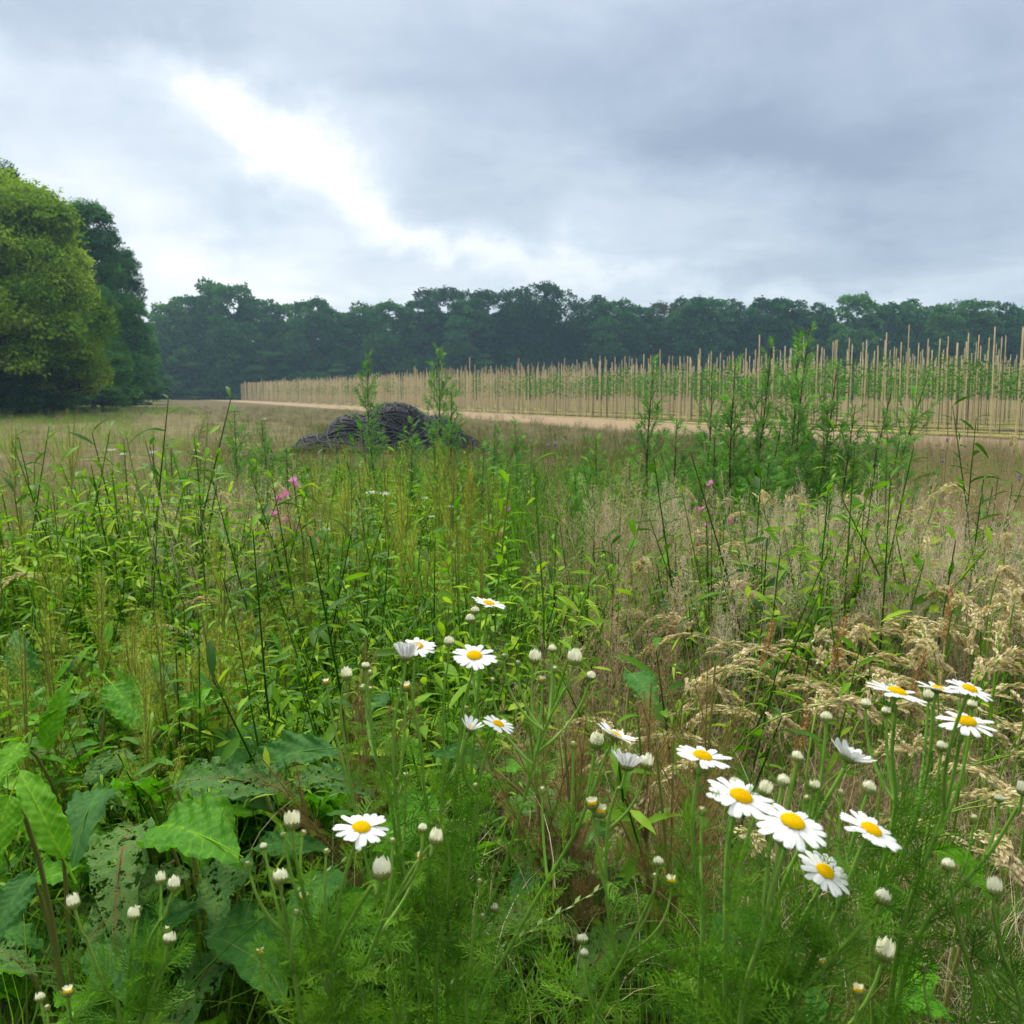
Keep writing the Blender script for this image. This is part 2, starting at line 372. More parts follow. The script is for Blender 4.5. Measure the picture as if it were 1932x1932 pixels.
def spray(n, s):                                    # a twig end: n small leaves
    g = G(); d = nrm(np.stack([U(-1, 1, n), U(.0, 1.2, n), U(-.5, .35, n)], -1))
    T = d * U(.1, .9, n)[:, None]
    g.stamp(leaf(s, s * .75, 2, .3, .15), frames(nrm(d + sph(n) * .5), roll=U(-1, 1, n)), T, U(.35, .65, n)); return g
SPR = [spray(5, .55), spray(6, .5), spray(7, .45)]
def crown(nl, sp, cb=.12, lobes=46, prof='dome', leafr=.03, droop=.0, core=.75, asp=.28, lr0=(.15, .30), flat=.55):
    """unit tree: height 1, radius 1; cb = height of the crown's lowest twigs"""
    g = G(); tr = G()
    u = RG.random(lobes); th = U(0, 2 * math.pi, lobes)
    zc = cb + (1 - cb) * (u ** .85) * .88
    h = (zc - cb) / (1 - cb)
    if prof == 'dome': rad = np.sqrt(np.clip(1 - (np.abs(h - .28) / .68) ** 1.9, .02, 1))
    elif prof == 'cone': rad = np.clip(1.06 - h, .08, 1) ** .75
    elif prof == 'pine': rad = np.where(h < .35, .35, np.sqrt(np.clip(1 - ((h - .7) / .42) ** 2, .05, 1)))
    elif prof == 'bush': rad = np.sqrt(np.clip(1 - h ** 2.2, 0.02, 1))
    rad = rad * U(flat, 1.0, lobes)
    C = np.stack([np.cos(th) * rad * core, np.sin(th) * rad * core, zc], -1)
    lr = U(lr0[0], lr0[1], lobes) * (1.1 - .35 * h)
    per = nl // lobes                                   # asp = radius / height keeps the lobes round once the tree is scaled
    for k in range(lobes):
        n = int(per * (lr[k] / .22) ** 2); d = sph(n); d[:, 2] = np.abs(d[:, 2]) * .9 - .28 * RG.random(n)
        rrr = U(.72, 1.06, n) * (1 + .25 * np.sin(d[:, 0] * 7 + k) * np.sin(d[:, 1] * 6))
        T = C[k] + d * (lr[k] * rrr)[:, None] * np.array((1, 1, asp))
        out = nrm(np.stack([d[:, 0], d[:, 1], d[:, 2] * .6 - droop], -1) + sph(n) * .45)
        M = frames(out, roll=U(-.6, .6, n)); M = scl(M, U(.7, 1.25, n) * leafr)
        M = M * np.array((1, 1, asp))[None, :, None]
        g.stamp(sp[k % len(sp)], M, T, np.clip(.5 + (RG.random() - .5) * .55 + U(-.15, .15, n), 0, 1))
    tube(tr, [(0, 0, -.01), (.01, 0, cb * .5), (0, .01, cb + .2), (.02, 0, .75)], [.05, .036, .022, .006], 7)
    for k in range(0, lobes, 2):
        z0 = max(cb * .6, C[k][2] * .7)
        tube(tr, bez((0, 0, z0), (C[k][0] * .4, C[k][1] * .4, z0 + .06), C[k], 4), [.010, .007, .004, .002], 4)
    return g, tr
def treevar(nl, sp, mk, **k):
    g, tr = crown(nl, sp, **k); return (g.mesh('crown', TM[mk]), tr.mesh('trunk', bark))
SMALL = [spray(3, .9), spray(4, .8)]
V = {}
V['dark'] = [treevar(8500, SMALL, 'dark', cb=.05, lobes=95, leafr=.075, lr0=(.15, .30), flat=.72) for _ in range(3)]
V['mid'] = [treevar(8500, SMALL, 'mid', cb=.05, lobes=90, leafr=.075, lr0=(.16, .32), flat=.72) for _ in range(2)]
V['pine'] = [treevar(4500, SMALL, 'pine', cb=.2, lobes=60, prof='pine', lr0=(.24, .38), leafr=.07, core=.8) for _ in range(2)]
V['rust'] = [treevar(4500, SMALL, 'rust', cb=.1, lobes=80, leafr=.075, flat=.72)]
V['nlime'] = [treevar(30000, SPR, 'lime', cb=.16, lobes=120, leafr=.062, droop=.35, asp=.5, lr0=(.12, .26), flat=.75, core=.85) for _ in range(2)]
V['ndark'] = [treevar(28000, SPR, 'dark', cb=.06, lobes=130, leafr=.055, prof='cone', droop=.1, asp=.27, lr0=(.14, .28), flat=.7) for _ in range(2)]
V['nmid'] = [treevar(20000, SPR, 'mid', cb=.04, lobes=110, leafr=.055, droop=.2, asp=.3, lr0=(.14, .28), flat=.7) for _ in range(1)]
V['bush'] = [treevar(5000, SPR, 'mid', cb=.0, lobes=26, prof='bush', leafr=.10), treevar(5000, SPR, 'dark', cb=.0, lobes=26, prof='bush', leafr=.10)]
def tree(kind, px, ytop, Y, rpx, label, group=None, name='tree', cat='tree', i=[0]):
    i[0] += 1; top = P(px, ytop, Y); h = top.z - float(gz(top.x, Y)); r = rpx * Y / F
    v = V[kind][i[0] % len(V[kind])]
    e = empty(name, (top.x, Y, 0), U(0, 6.28), (r, r, h)); link('crown', v[0], e); link('trunk', v[1], e)
    tag(e, label, cat, group); return e
LT = 'trees of the left wood edge'
tree('nlime', -85, 285, 58, 240, 'big yellow-green drooping tree filling the left edge of the picture', LT, 'broadleaf_tree')
tree('nlime', 38, 385, 66, 122, 'yellow-green drooping tree just right of the big one at the left edge', LT, 'broadleaf_tree')
tree('nlime', 105, 490, 63, 88, 'lower rounded yellow-green tree bulging in front of the dark tall tree', LT, 'broadleaf_tree')
tree('ndark', -10, 265, 78, 95, 'dark tree top poking above the yellow-green tree at the far left edge', LT, 'broadleaf_tree')
tree('ndark', 156, 345, 84, 122, 'tall dark pointed tree behind the yellow-green trees on the left', LT, 'broadleaf_tree')
tree('ndark', 218, 440, 98, 82, 'dark tree right of the tall pointed one on the left wood edge', LT, 'broadleaf_tree')
tree('nmid', 248, 560, 120, 52, 'small rounded tree at the right end of the left wood edge', LT, 'broadleaf_tree')
tree('nmid', 182, 520, 76, 62, 'mid-green tree filling the step between the yellow-green and the dark trees', LT, 'broadleaf_tree')
tree('ndark', 60, 470, 92, 95, 'dark tree in the gap behind the low yellow-green tree', LT, 'broadleaf_tree')
tree('ndark', 285, 640, 160, 30, 'low dark tree in the corner where both woods meet', LT, 'broadleaf_tree')
for (px, yt, Y, r, l) in [(-20, 640, 57, 110, 'dark green shrub under the tree at the left edge'), (60, 668, 62, 105, 'dark shrub second from the left under the wood edge'),
                          (130, 680, 72, 105, 'low dark shrub in the shade under the yellow-green trees'), (190, 684, 98, 90, 'low dark shrub left of the bare pale trunk'),
                          (262, 684, 118, 80, 'low shrub right of the bare pale trunk')]:
    tree('bush', px, yt, Y, r, l, 'shrubs under the left wood edge', 'shrub', 'shrub')
tg = G(); tube(tg, [(0, 0, 0), (.03, 0, 1.2), (-.02, 0, 2.4), (.1, 0, 4.2)], [.26, .2, .17, .12], 9)
pt = P(222, 752, 92); o = link('tree_trunk', tg.mesh('tree_trunk', foliage('bark_pale', [(.08, .07, .055), (.13, .115, .09), (.19, .17, .13)], 0, .9)), None, (pt.x, 92, 0)); tag(o, 'pale bare tree trunk standing at the edge of the left wood', 'tree trunk')
FAR = [(318, 558, 'mid'), (355, 540, 'dark'), (395, 515, 'mid'), (440, 524, 'mid'), (485, 545, 'dark'), (535, 562, 'mid'), (590, 549, 'dark'), (640, 572, 'dark'),
       (690, 562, 'mid'), (742, 558, 'mid'), (795, 548, 'dark'), (845, 534, 'pine'), (885, 548, 'dark'), (932, 538, 'pine'), (978, 545, 'dark'), (1012, 526, 'pine'),
       (1062, 543, 'pine'), (1112, 546, 'dark'), (1160, 552, 'dark'), (1212, 561, 'dark'), (1262, 556, 'rust'), (1305, 547, 'dark'), (1352, 545, 'dark'), (1400, 558, 'dark'),
       (1446, 548, 'dark'), (1492, 549, 'dark'), (1545, 562, 'dark'), (1618, 543, 'mid'), (1672, 556, 'dark'), (1735, 552, 'dark'), (1790, 560, 'mid'), (1848, 549, 'dark'), (1898, 562, 'dark'), (1945, 588, 'dark'), (2010, 560, 'dark')]
ORD = 'first second third fourth fifth sixth seventh eighth ninth tenth eleventh twelfth thirteenth fourteenth fifteenth sixteenth seventeenth eighteenth'.split()
KN = {'mid': 'mid-green broadleaf tree', 'dark': 'dark broadleaf tree', 'pine': 'dark pine with an uneven top', 'rust': 'tree with a faint rusty tint'}
for i, (px, yt, kd) in enumerate(FAR):
    n = len(FAR); lab = (ORD[i] + ' from the left') if i < 18 else (ORD[n - 1 - i] + ' from the right')
    Yd = 212 - 20 * px / 1932 + (i % 3) * 3
    tree(kd, px, yt, Yd, 54 + (i * 7) % 13, '%s in the far tree row, %s' % (KN[kd], lab), 'far tree row behind the staked nursery', 'pine_tree' if kd == 'pine' else 'broadleaf_tree')
for i in range(26):                                  # lower growth along the foot of the far wood
    px = 305 + i * 66 + U(-12, 12)
    tree('bush', px, 655 + U(-22, 30) - (20 if i > 12 else 0), 209 - 14 * px / 1932, 50, 'low broad shrub along the foot of the far tree row', 'shrubs along the foot of the far wood', 'shrub', 'shrub')
g = G()                                              # the depth of the wood behind the first row
v0 = G(); cg, _ = crown(3000, SMALL, cb=.0, lobes=60, leafr=.12, prof='bush', flat=.75); v0 = cg.arr()
n = 60; px = np.linspace(240, 2060, n); Yb = 226 + U(-4, 14, n)
T = np.stack([(px - 966) / F * Yb, Yb, np.zeros(n)], -1); hh = 19.5 + U(-1.2, .8, n)
g.stamp(v0, np.stack([np.diag((6.5, 6.5, h)) for h in hh]), T)
n = 30; Yl = np.linspace(62, 215, n); pxl = np.interp(Yl, [60, 90, 120, 215], [-150, 60, 170, 262]) - U(0, 20, n)
T = np.stack([(pxl - 966) / F * Yl - 3, Yl, np.zeros(n)], -1)
g.stamp(v0, np.stack([np.diag((5., 5., h)) for h in 10.5 + U(-1, 1, n)]), T)
tag(link('wood', g.mesh('wood', TM['dark'])), 'dark mass of the wood behind the front trees', 'wood', kind='stuff')

# ------------------------------------------------------------------ staked nursery
stm = foliage('cane_tan', [(.56, .44, .25), (.74, .60, .37), (.86, .74, .50)], 0, .7, .2, nscale=1.2, namp=.2, orand=.5)
def cane(h, r):
    g = G(); z = np.linspace(0, h, 9); rad = np.full(9, r) * np.where(np.arange(9) % 2, 1.0, 1.08); rad[-1] *= .8
    tube(g, np.stack([.006 * np.sin(z * 2), .006 * np.cos(z * 1.5), z], -1), rad, 5)
    n = g.n; g.add([(0, 0, h + .01)], a=.5); a = g.arr()[0]; g.T.append(np.array([[n - 5 + i, n - 5 + (i + 1) % 5, n] for i in range(5)])); g.MT.append(np.zeros(5, int)); return g
CAN = [cane(3.0, .027), cane(3.0, .023)]; CANM = [c_.mesh('garden_cane', stm) for c_ in CAN]
YT = []
for _ in range(4):                                   # slender young trees
    st = G(); tube(st, [(0, 0, 0), (.02, 0, .9), (0, .02, 1.8), (0, 0, 2.5)], [.016, .013, .01, .004], 4)
    cr = G(); n = 85; z = 1.35 + 1.25 * RG.random(n) ** .8; th = U(0, 6.28, n); r_ = (.14 + .30 * np.sin(np.clip((z - 1.05) / 1.6, 0, 1) * 3.14)) * np.sqrt(RG.random(n))
    T = np.stack([np.cos(th) * r_, np.sin(th) * r_, z], -1)
    cr.stamp(leaf(.15, .09, 2, .3, .2), frames(nrm(np.stack([np.cos(th), np.sin(th), U(-.5, .5, n)], -1)), roll=U(-1, 1, n)), T, U(.2, .8, n))
    YT.append((st, cr))
ytm = tmat('young_tree_leaf', [(.03, .09, .025), (.06, .16, .035), (.11, .24, .05), (.2, .32, .07)], .3)
YTM = [(a.mesh('stem', bark), b.mesh('crown', ytm)) for a, b in YT]
spots = []
for rw in range(34):
    off = rw * 2.3; L = np.arange(0, 245, .9); L = L + U(-.16, .16, len(L))
    x = A0[0] + ED[0] * L + EN[0] * off; y = A0[1] + ED[1] * L + EN[1] * off
    keep = (y > 18) & (np.abs(x) / y < .56) & (y < 207)
    # thin out the far part, where single canes are far below a pixel
    keep &= ~((y > 120) & (rw > 11)) & ~((y > 75) & (rw > 18))
    for q in np.nonzero(keep)[0]: spots.append((y[q] + rw * 1.2, x[q], y[q], rw))
spots.sort()
spots = [s for s in spots if RG.random() > .06]
hs = []
for s in spots:
    h = 3.25 * (1 + .03 * RG.normal()); 
    if RG.random() < .08: h += U(.1, .65)
    hs.append(h)
GL = 'thin tan cane planted upright near the front of the nursery'
bigst = G(); smM = []; smT = []; smA = []
for i, s in enumerate(spots):
    _, x, y, rw = s; h = hs[i]; z = float(gz(x, y))
    if i < 300:
        o = link('garden_cane', CANM[i % 2], None, (x, y, z - .03)); k = U(.55, .95)
        o.scale = (k, k, h / 3); o.rotation_euler = (U(-.012, .012), U(-.012, .012), U(0, 6.28)); tag(o, GL, 'cane', 'tan canes in the front rows of the nursery')
    else: smM.append(np.diag((.85 + y / 150,) * 2 + (h / 3,)) @ np.array(Matrix.Rotation(U(-.012, .012), 3, 'Y'))); smT.append((x, y, z)); smA.append(U(.2, .8))
cf = G(); tube(cf, [(0, 0, 0), (0, 0, 3.0)], [.026, .024], 3)
bigst.stamp(cf, np.array(smM), np.array(smT), np.array(smA))
tag(link('canes', bigst.mesh('canes', stm)), 'thousands of thin tan canes in rows across the nursery', 'canes', kind='stuff')
ny = 0; ym = {k: ([], [], []) for k in range(4)}
for i, s in enumerate(spots):
    _, x, y, rw = s
    if RG.random() < .2: continue
    x += .12; z = float(gz(x, y)); k = U(.75, 1.08); d = RG.random() 
    if y > 120 and RG.random() < .5: k *= .8
    if ny < 220:
        e = empty('young_tree', (x, y, z), U(0, 6.28), (k, k, k)); v = YTM[ny % 4]; link('stem', v[0], e); link('crown', v[1], e)
        tag(e, 'slender young tree with small green leaves tied beside a tan cane', 'young tree', 'young trees in the front rows of the nursery'); ny += 1
    elif rw < 16 and RG.random() < (.7 if y < 80 else .3):
        L_ = ym[i % 4]; c_, s2 = math.cos(d * 6.28), math.sin(d * 6.28); L_[0].append(np.array(((c_, -s2, 0), (s2, c_, 0), (0, 0, 1))) * k); L_[1].append((x, y, z)); L_[2].append(U(.25, .75))
g = G()
for k in range(4):
    if ym[k][0]: g.stamp(YT[k][1], np.array(ym[k][0]), np.array(ym[k][1]), np.array(ym[k][2]))
tag(link('young_trees', g.mesh('young_trees', ytm)), 'rows of leafy young trees further back in the nursery', 'young trees', kind='stuff')

# ------------------------------------------------------------------ heap of black hose
hm, t = mat('black_hose'); tcn = nd('ShaderNodeTexCoord', t); p = nd('ShaderNodeBsdfPrincipled', t); at = nd('ShaderNodeAttribute', t); at.attribute_name = 'rnd'
t.links.new(ramp(at.outputs['Fac'], [(0, (.004, .005, .007)), (.6, (.010, .013, .018)), (1, (.024, .029, .036))], t), p.inputs['Base Color'])
p.inputs['Roughness'].default_value = .6; p.inputs['Specular IOR Level'].default_value = .18; o_ = nd('ShaderNodeOutputMaterial', t); t.links.new(p.outputs[0], o_.inputs[0])
HY = 24.; hx = P(735, 800, HY).x
def hump(x, y, c): return c[3] * np.exp(-(((x - c[0]) / c[1]) ** 2 + ((y) / c[2]) ** 2) ** 1.35)
HU = [(.12, 1.12, .95, 1.10), (-.85, .78, .85, .84), (1.0, .85, .85, .80), (-1.75, .50, .5, .36), (1.75, .5, .5, .30)]
def hz(x, y): 
    return np.maximum.reduce([hump(x, y, c) for c in HU])
hr = empty('hose_heap', (hx, HY, float(gz(hx, HY)))); tag(hr, 'heap of tangled black irrigation hose lying in the meadow', 'hose heap')
for (cx, w_, d_, hh_) in HU:
    g = G()
    n_ = 26; uu = np.linspace(-2.0 * w_, 2.0 * w_, n_); vv = np.linspace(-2.0 * d_, 2.0 * d_, n_); X_, Y_ = np.meshgrid(uu, vv)
    Z_ = hump(X_ + cx, Y_, (cx, w_, d_, hh_)) - .06; i_ = np.arange(n_ - 1)[:, None] * n_; j_ = np.arange(n_ - 1)[None]
    g.add(np.stack([X_ + cx, Y_, Z_], -1), np.stack([i_ + j_, i_ + j_ + 1, i_ + n_ + j_ + 1, i_ + n_ + j_], -1).reshape(-1, 4), a=0.)
    for q in range(int(26 + 40 * hh_)):
        th = np.linspace(0, 2 * math.pi, 44); a_ = w_ * U(.35, 1.35); b_ = d_ * U(.3, 1.3); ox, oy, ro = U(-.35, .35) * w_, U(-.3, .3) * d_, U(-.7, .7)
        x_ = np.cos(th) * a_; y_ = np.sin(th) * b_; X2 = cx + ox + x_ * math.cos(ro) - y_ * math.sin(ro); Y2 = oy + x_ * math.sin(ro) + y_ * math.cos(ro)
        Z2 = np.maximum(hz(X2, Y2), 0.0) * U(.97, 1.01) + U(0, .045) + .02 * np.sin(th * 2 + q)
        tube(g, np.stack([X2, Y2, Z2], -1), .030, 6, a=U(.2, 1))
    link('hose_coil', g.mesh('hose_coil', hm), hr)

# ------------------------------------------------------------------ plant kit
FL = leaf(.006, .0045, 1, .1, .3)                    # a small fleck: fruit or spikelet
def seedspike(L, nb, dens, droop=.15, fs_=1.6, sp=.011):    # dock seed head along +Z
    g = G(); st = G()
    def run(p0, p1, n, w_):
        t_ = U(0, 1, n); base = p0 + (p1 - p0) * t_[:, None]
        base = base + sph(n) * w_; g.stamp(FL, scl(frames(sph(n)), U(.7, 1.5, n) * fs_), base, U(.2, .8, n))
    run(np.zeros(3), np.array((0, 0, L)), int(dens * 1.2), sp)
    for k in range(nb):
        z0 = L * (k / nb) * .85; th = k * 2.4; l2 = L * (.45 - .25 * k / nb) * U(.8, 1.2)
        e = np.array((math.cos(th) * l2 * .38, math.sin(th) * l2 * .38, z0 + l2 * .92))
        run(np.array((0, 0, z0)), e, int(dens * l2 / L * 1.1), sp * .8)
        tube(st, np.stack([np.array((0, 0, z0)), e]), [.0014, .0008], 3)
    tube(st, [(0, 0, 0), (0, 0, L)], [.002, .001], 4)
    return g, st
DL = [leaf(1, .26, 8, .35, .22, .10, .8), leaf(1, .22, 8, .6, .3, .12, .8), leaf(1, .30, 8, .15, .15, .08, .75)]
def dockplant(h, nl=16, seed='seedy', spikes=4, big=.2, lm='dock'):
    st = G(); lv = G(); sd_ = G(); out = []
    lean = U(-.08, .08, 2); top = np.array((lean[0] * h, lean[1] * h, h))
    tube(st, bez((0, 0, 0), (0, 0, h * .5), top, 7), np.linspace(.006, .002, 7), 5)
    for k in range(nl):
        f_ = (k + .5) / nl; z = h * (.04 + .78 * f_); th = k * 2.4 + U(-.4, .4); L = big * (1.15 - .75 * f_) * U(.75, 1.2)
        el = U(.1, .9); d = (math.cos(th) * math.cos(el), math.sin(th) * math.cos(el), math.sin(el))
        base = np.array((lean[0] * z * f_, lean[1] * z * f_, z))
        lv.stamp(DL[k % 3], frames(np.array([d]), roll=U(-.5, .5, 1)) * L, base[None] + np.array(d) * .02, [U(.25, .8)])
    for k in range(spikes):
        z = h * U(.45, .75) if k else h * .62; L = h * U(.25, .4) if k else h * .40; th = k * 2.1 + U(0, 1); tilt = 0 if k == 0 else U(.18, .5)
        a, b = seedspike(L, 6, int(520 * L / .3), sp=.010); M = np.array(Matrix.Rotation(th, 3, 'Z') @ Matrix.Rotation(tilt, 3, 'Y'))
        f_ = z / h; T = np.array([(lean[0] * z * f_, lean[1] * z * f_, z)])
        sd_.stamp(a, M[None], T); st.stamp(b, M[None], T)
    return [('stem', st.mesh('stem', M_['dstem'])), ('foliage', lv.mesh('foliage', M_[lm])), ('seed_head', sd_.mesh('seed_head', M_[seed]))]
def muglobe():
    g = G(); lb = leaf(1, .17, 2, .25, .3)
    ks = [(0, 0, 1.0, 0), (.30, 0, .85, .62), (.30, 0, .85, -.62), (.55, 0, .62, .55), (.55, 0, .62, -.55), (.10, 0, .7, .85), (.10, 0, .7, -.85)]
    T = np.array([(0, k_[0], -.1 * k_[0] ** 2) for k_ in ks]); d = np.array([(math.sin(k_[3]), math.cos(k_[3]), 0) for k_ in ks])
    g.stamp(lb, scl(frames(d), np.array([k_[2] * .62 if i else 1. for i, k_ in enumerate(ks)])), T); return g
ML = muglobe()
def mugwort(h, dense=1.):
    st = G(); lv = G(); ln = U(-.05, .05, 2)
    path = spline([(0, 0, 0), (ln[0] * .3, 0, h * .3), (ln[0], ln[1], h * .65), (ln[0] * .6, ln[1] * 1.3, h)], 6); tube(st, path, np.linspace(.009, .002, len(path)), 5)
    n = int(h / .029 * dense); zz = np.interp
    M = []; T = []; A = []
    def at_(f_): i_ = f_ * (len(path) - 1); k_ = min(int(i_), len(path) - 2); return path[k_] + (path[k_ + 1] - path[k_]) * (i_ - k_)
    for k in range(n):
        f_ = .12 + .88 * k / n; b = at_(min(f_, .999)); th = k * 2.4 + U(-.3, .3)
        bl = h * .18 * math.sin(min(1., (1.02 - f_) * 2.2) * 1.5) * U(.6, 1.1) if f_ > .3 else .05
        el = U(.5, 1.0) + .3 * f_; d = np.array((math.cos(th) * math.cos(el), math.sin(th) * math.cos(el), math.sin(el)))
        tip = b + d * bl; tube(st, np.stack([b, tip]), [.0016, .0008], 3)
        m_ = max(2, int(bl / .021))
        for q in range(m_):
            p_ = b + (tip - b) * (q + .5) / m_; d2 = nrm(d + sph(1)[0] * .75 + np.array((0, 0, .1)))
            M.append(frames(d2[None], roll=U(-.7, .7, 1))[0] * U(.055, .10) * (1.15 - .40 * f_)); T.append(p_); A.append(U(.15, .85))
    lv.stamp(ML, np.array(M), np.array(T), np.array(A))
    return [('stem', st.mesh('stem', M_['mugs'])), ('foliage', lv.mesh('foliage', M_['mugl']))]
def gblade(L, w_, bend, n=5):
    g = G(); t_ = np.linspace(0, 1, n); y = bend * L * t_ ** 2.2; z = L * t_ * (1 - .35 * bend * t_ ** 2)
    ribbon(g, np.stack([0 * t_, y, z], -1), w_ * (1 - t_ ** 1.8) + w_ * .08, (1, .2, 0)); return g
BL = [gblade(1, .008, .15, 4), gblade(1, .010, .5, 5), gblade(1, .008, .9, 6), gblade(1, .007, .3, 4)]
def rotz(th): 
    c_, s2 = np.cos(th), np.sin(th); o = np.zeros((len(th), 3, 3)); o[:, 0, 0] = c_; o[:, 0, 1] = -s2; o[:, 1, 0] = s2; o[:, 1, 1] = c_; o[:, 2, 2] = 1; return o
def tuft(n, r, h, wk=1.):
    g = G()
    for b in range(4):
        m_ = n // 4; M = rotz(U(0, 6.28, m_)) * (U(.55, 1.1, m_) * h)[:, None, None]; M[:, :, 0] *= wk
        T = np.concatenate([RG.normal(size=(m_, 2)) * r, np.zeros((m_, 1))], 1); g.stamp(BL[b], M, T, U(.15, .85, m_))
    return g
def arch(h, bend, nod):                              # path of a nodding grass culm
    return spline([(0, 0, 0), (0, bend * .12, h * .5), (0, bend * .45, h * .86), (0, bend, h), (0, bend + nod * .6, h * 1.0 - nod * .15), (0, bend + nod * 1.1, h - nod * .75)], 5)
SK = leaf(.010, .0040, 2, .15, .35)
def plume(h, bend, nod, thick=.0085, n=190, side=.022, stemw=.0022):
    """an arching grass culm with a dense nodding panicle"""
    st = G(); hd = G(); p_ = arch(h, bend, nod); tube(st, p_, np.linspace(stemw, stemw * .5, len(p_)), 4, a=.7)
    k0 = int(len(p_) * .52); hp = p_[k0:]; m_ = len(hp)
    def along(path, n_, w0, sc):
        f_ = RG.random(n_) * (len(path) - 1.01); i_ = f_.astype(int); b = path[i_] + (path[i_ + 1] - path[i_]) * (f_ - i_)[:, None]; tg_ = nrm(path[i_ + 1] - path[i_])
        fr = 1 - .55 * f_ / (len(path) - 1); b = b + sph(n_) * w0 * fr[:, None]; d = nrm(tg_ + sph(n_) * .35)
        hd.stamp(SK, scl(frames(d, roll=U(0, 6.28, n_)), U(.8, 1.4, n_) * sc), b, U(.2, .85, n_))
    along(hp, n, thick, 1.)
    for q in range(7):
        i_ = int(q / 8 * m_); b = hp[i_]; tg_ = nrm(hp[min(i_ + 1, m_ - 1)] - b); dr = nrm(tg_ + sph(1)[0] * .5); L = side * U(1.2, 3.2) * (1 - .08 * q)
        along(bez(b, b + dr * L * .6, b + dr * L + np.array((0, 0, -L * .35)), 5), int(n * .16), thick * .5, .9)
    return st, hd
def airy(h, L=.16, W=.05, n=170):                    # loose pyramidal grass panicle
    st = G(); hd = G(); b_ = U(-.06, .06); tube(st, bez((0, 0, 0), (0, 0, h * .5), (b_, 0, h), 5), np.linspace(.0018, .0008, 5), 3, a=.6)
    f_ = RG.random(n); z = h - L + L * f_; rr_ = W * (1 - f_) ** .8 * np.sqrt(RG.random(n)); th = U(0, 6.28, n)
    b = np.stack([np.cos(th) * rr_ + b_ * (z / h) ** 2, np.sin(th) * rr_, z + rr_ * .6], -1)
    hd.stamp(SK, scl(frames(nrm(sph(n) + np.array((0, 0, .8)))), U(.35, .6, n)), b, U(.2, .85, n))
    for q in range(14):
        z0 = h - L + L * q / 15; th = q * 2.4; w_ = W * (1 - q / 15) ** .8
        ribbon(st, np.array([(b_ * (z0 / h) ** 2, 0, z0), (b_ * (z0 / h) ** 2 + math.cos(th) * w_, math.sin(th) * w_, z0 + w_ * .7)]), .0008, (-math.sin(th), math.cos(th), 0))
    return st, hd
def spike(h, L=.12, n=15, bend=.1):                  # couch or rye grass: alternating spikelets
    st = G(); hd = G(); p_ = bez((0, 0, 0), (0, 0, h * .6), (0, bend, h), 14); tube(st, p_, np.linspace(.0016, .0009, 14), 4, a=.45)
    f_ = np.linspace(1 - L / h, .995, n) * 13; i_ = np.minimum(f_.astype(int), 12); b = p_[i_] + (p_[i_ + 1] - p_[i_]) * (f_ - i_)[:, None]; tg_ = nrm(p_[i_ + 1] - p_[i_])
    sgn = np.where(np.arange(n) % 2, 1., -1.)[:, None]; d = nrm(tg_ + np.array((1., 0, 0)) * sgn * .45)
    hd.stamp(leaf(.016, .005, 2, -.2, .4), frames(d), b, U(.3, .7, n)); return st, hd
LW = [leaf(1, .20, 3, .3, .3), leaf(1, .16, 4, .8, .3, .1), leaf(1, .27, 3, .1, .25)]
def leafy(h, n, L):                                  # leafy weed stem
    g = G(); lx, ly = U(-.12, .12, 2) * h; tube(g, bez((0, 0, 0), (0, 0, h * .5), (lx, ly, h), 4), [.003, .0025, .002, .001], 3, a=.35)
    f_ = np.linspace(.15, 1, n); T = np.stack([lx * f_ ** 2, ly * f_ ** 2, h * f_], -1); th = np.arange(n) * 2.4; el = U(.1, .8, n)
    d = np.stack([np.cos(th) * np.cos(el), np.sin(th) * np.cos(el), np.sin(el)], -1)
    for k in range(3): g.stamp(LW[k], scl(frames(d[k::3], roll=U(-.6, .6, len(d[k::3]))), L * U(.6, 1.2, len(d[k::3])) * (1.15 - .45 * f_[k::3])), T[k::3], U(.25, .85, len(d[k::3])))
    return g

# ------------------------------------------------------------------ meadow cover (uncountable)
def scat(n, px0, px1, y0, y1, f=None):
    Y = np.exp(U(math.log(y0), math.log(y1), n)); px = U(px0, px1, n); x = (px - 966) / F * Y * 1.02
    if f is not None: k = f(px, Y, x); x, Y, px = x[k], Y[k], px[k]
    return x, Y, px
def tilted(n, amt):
    M = rotz(U(0, 6.28, n)); th = U(0, 6.28, n); t_ = np.abs(RG.normal(size=n)) * amt; d = np.stack([np.cos(th) * np.sin(t_), np.sin(th) * np.sin(t_), np.cos(t_)], -1)
    x_ = nrm(np.cross(np.array((.3, 1., .1)), d)); B = np.stack([x_, np.cross(d, x_), d], -1); return np.einsum('kij,kjl->kil', B, M)
def patch(x, Y, s_=.55, ph=0.):                      # slow unevenness over the ground, 0..1
    return np.clip(.5 + .28 * np.sin(x / s_ * 1.3 + ph + 1.7 * np.sin(Y / s_ * .7)) + .28 * np.sin(Y / s_ * 1.1 + ph * 2 + 1.3 * np.sin(x / s_ * .9 + 1)), 0, 1)
def lay(g, protos, x, Y, s, a=None, tilt=.12, top=None):
    if top is not None: s = np.minimum(s, (H - .038 * Y - .02 - gz(x, Y)) / top * (.72 + .40 * patch(x, Y, .45, 7)) * U(.85, 1.08, len(x)))
    n = len(x); idx = RG.integers(0, len(protos), n); z = gz(x, Y); s = np.broadcast_to(s, (n,)); av = U(.3, .7, n) if a is None else a
    for k, p_ in enumerate(protos):
        q = idx == k
        g.stamp(p_, tilted(int(q.sum()), tilt) * s[q][:, None, None], np.stack([x[q], Y[q], z[q] - .01], -1), av[q])
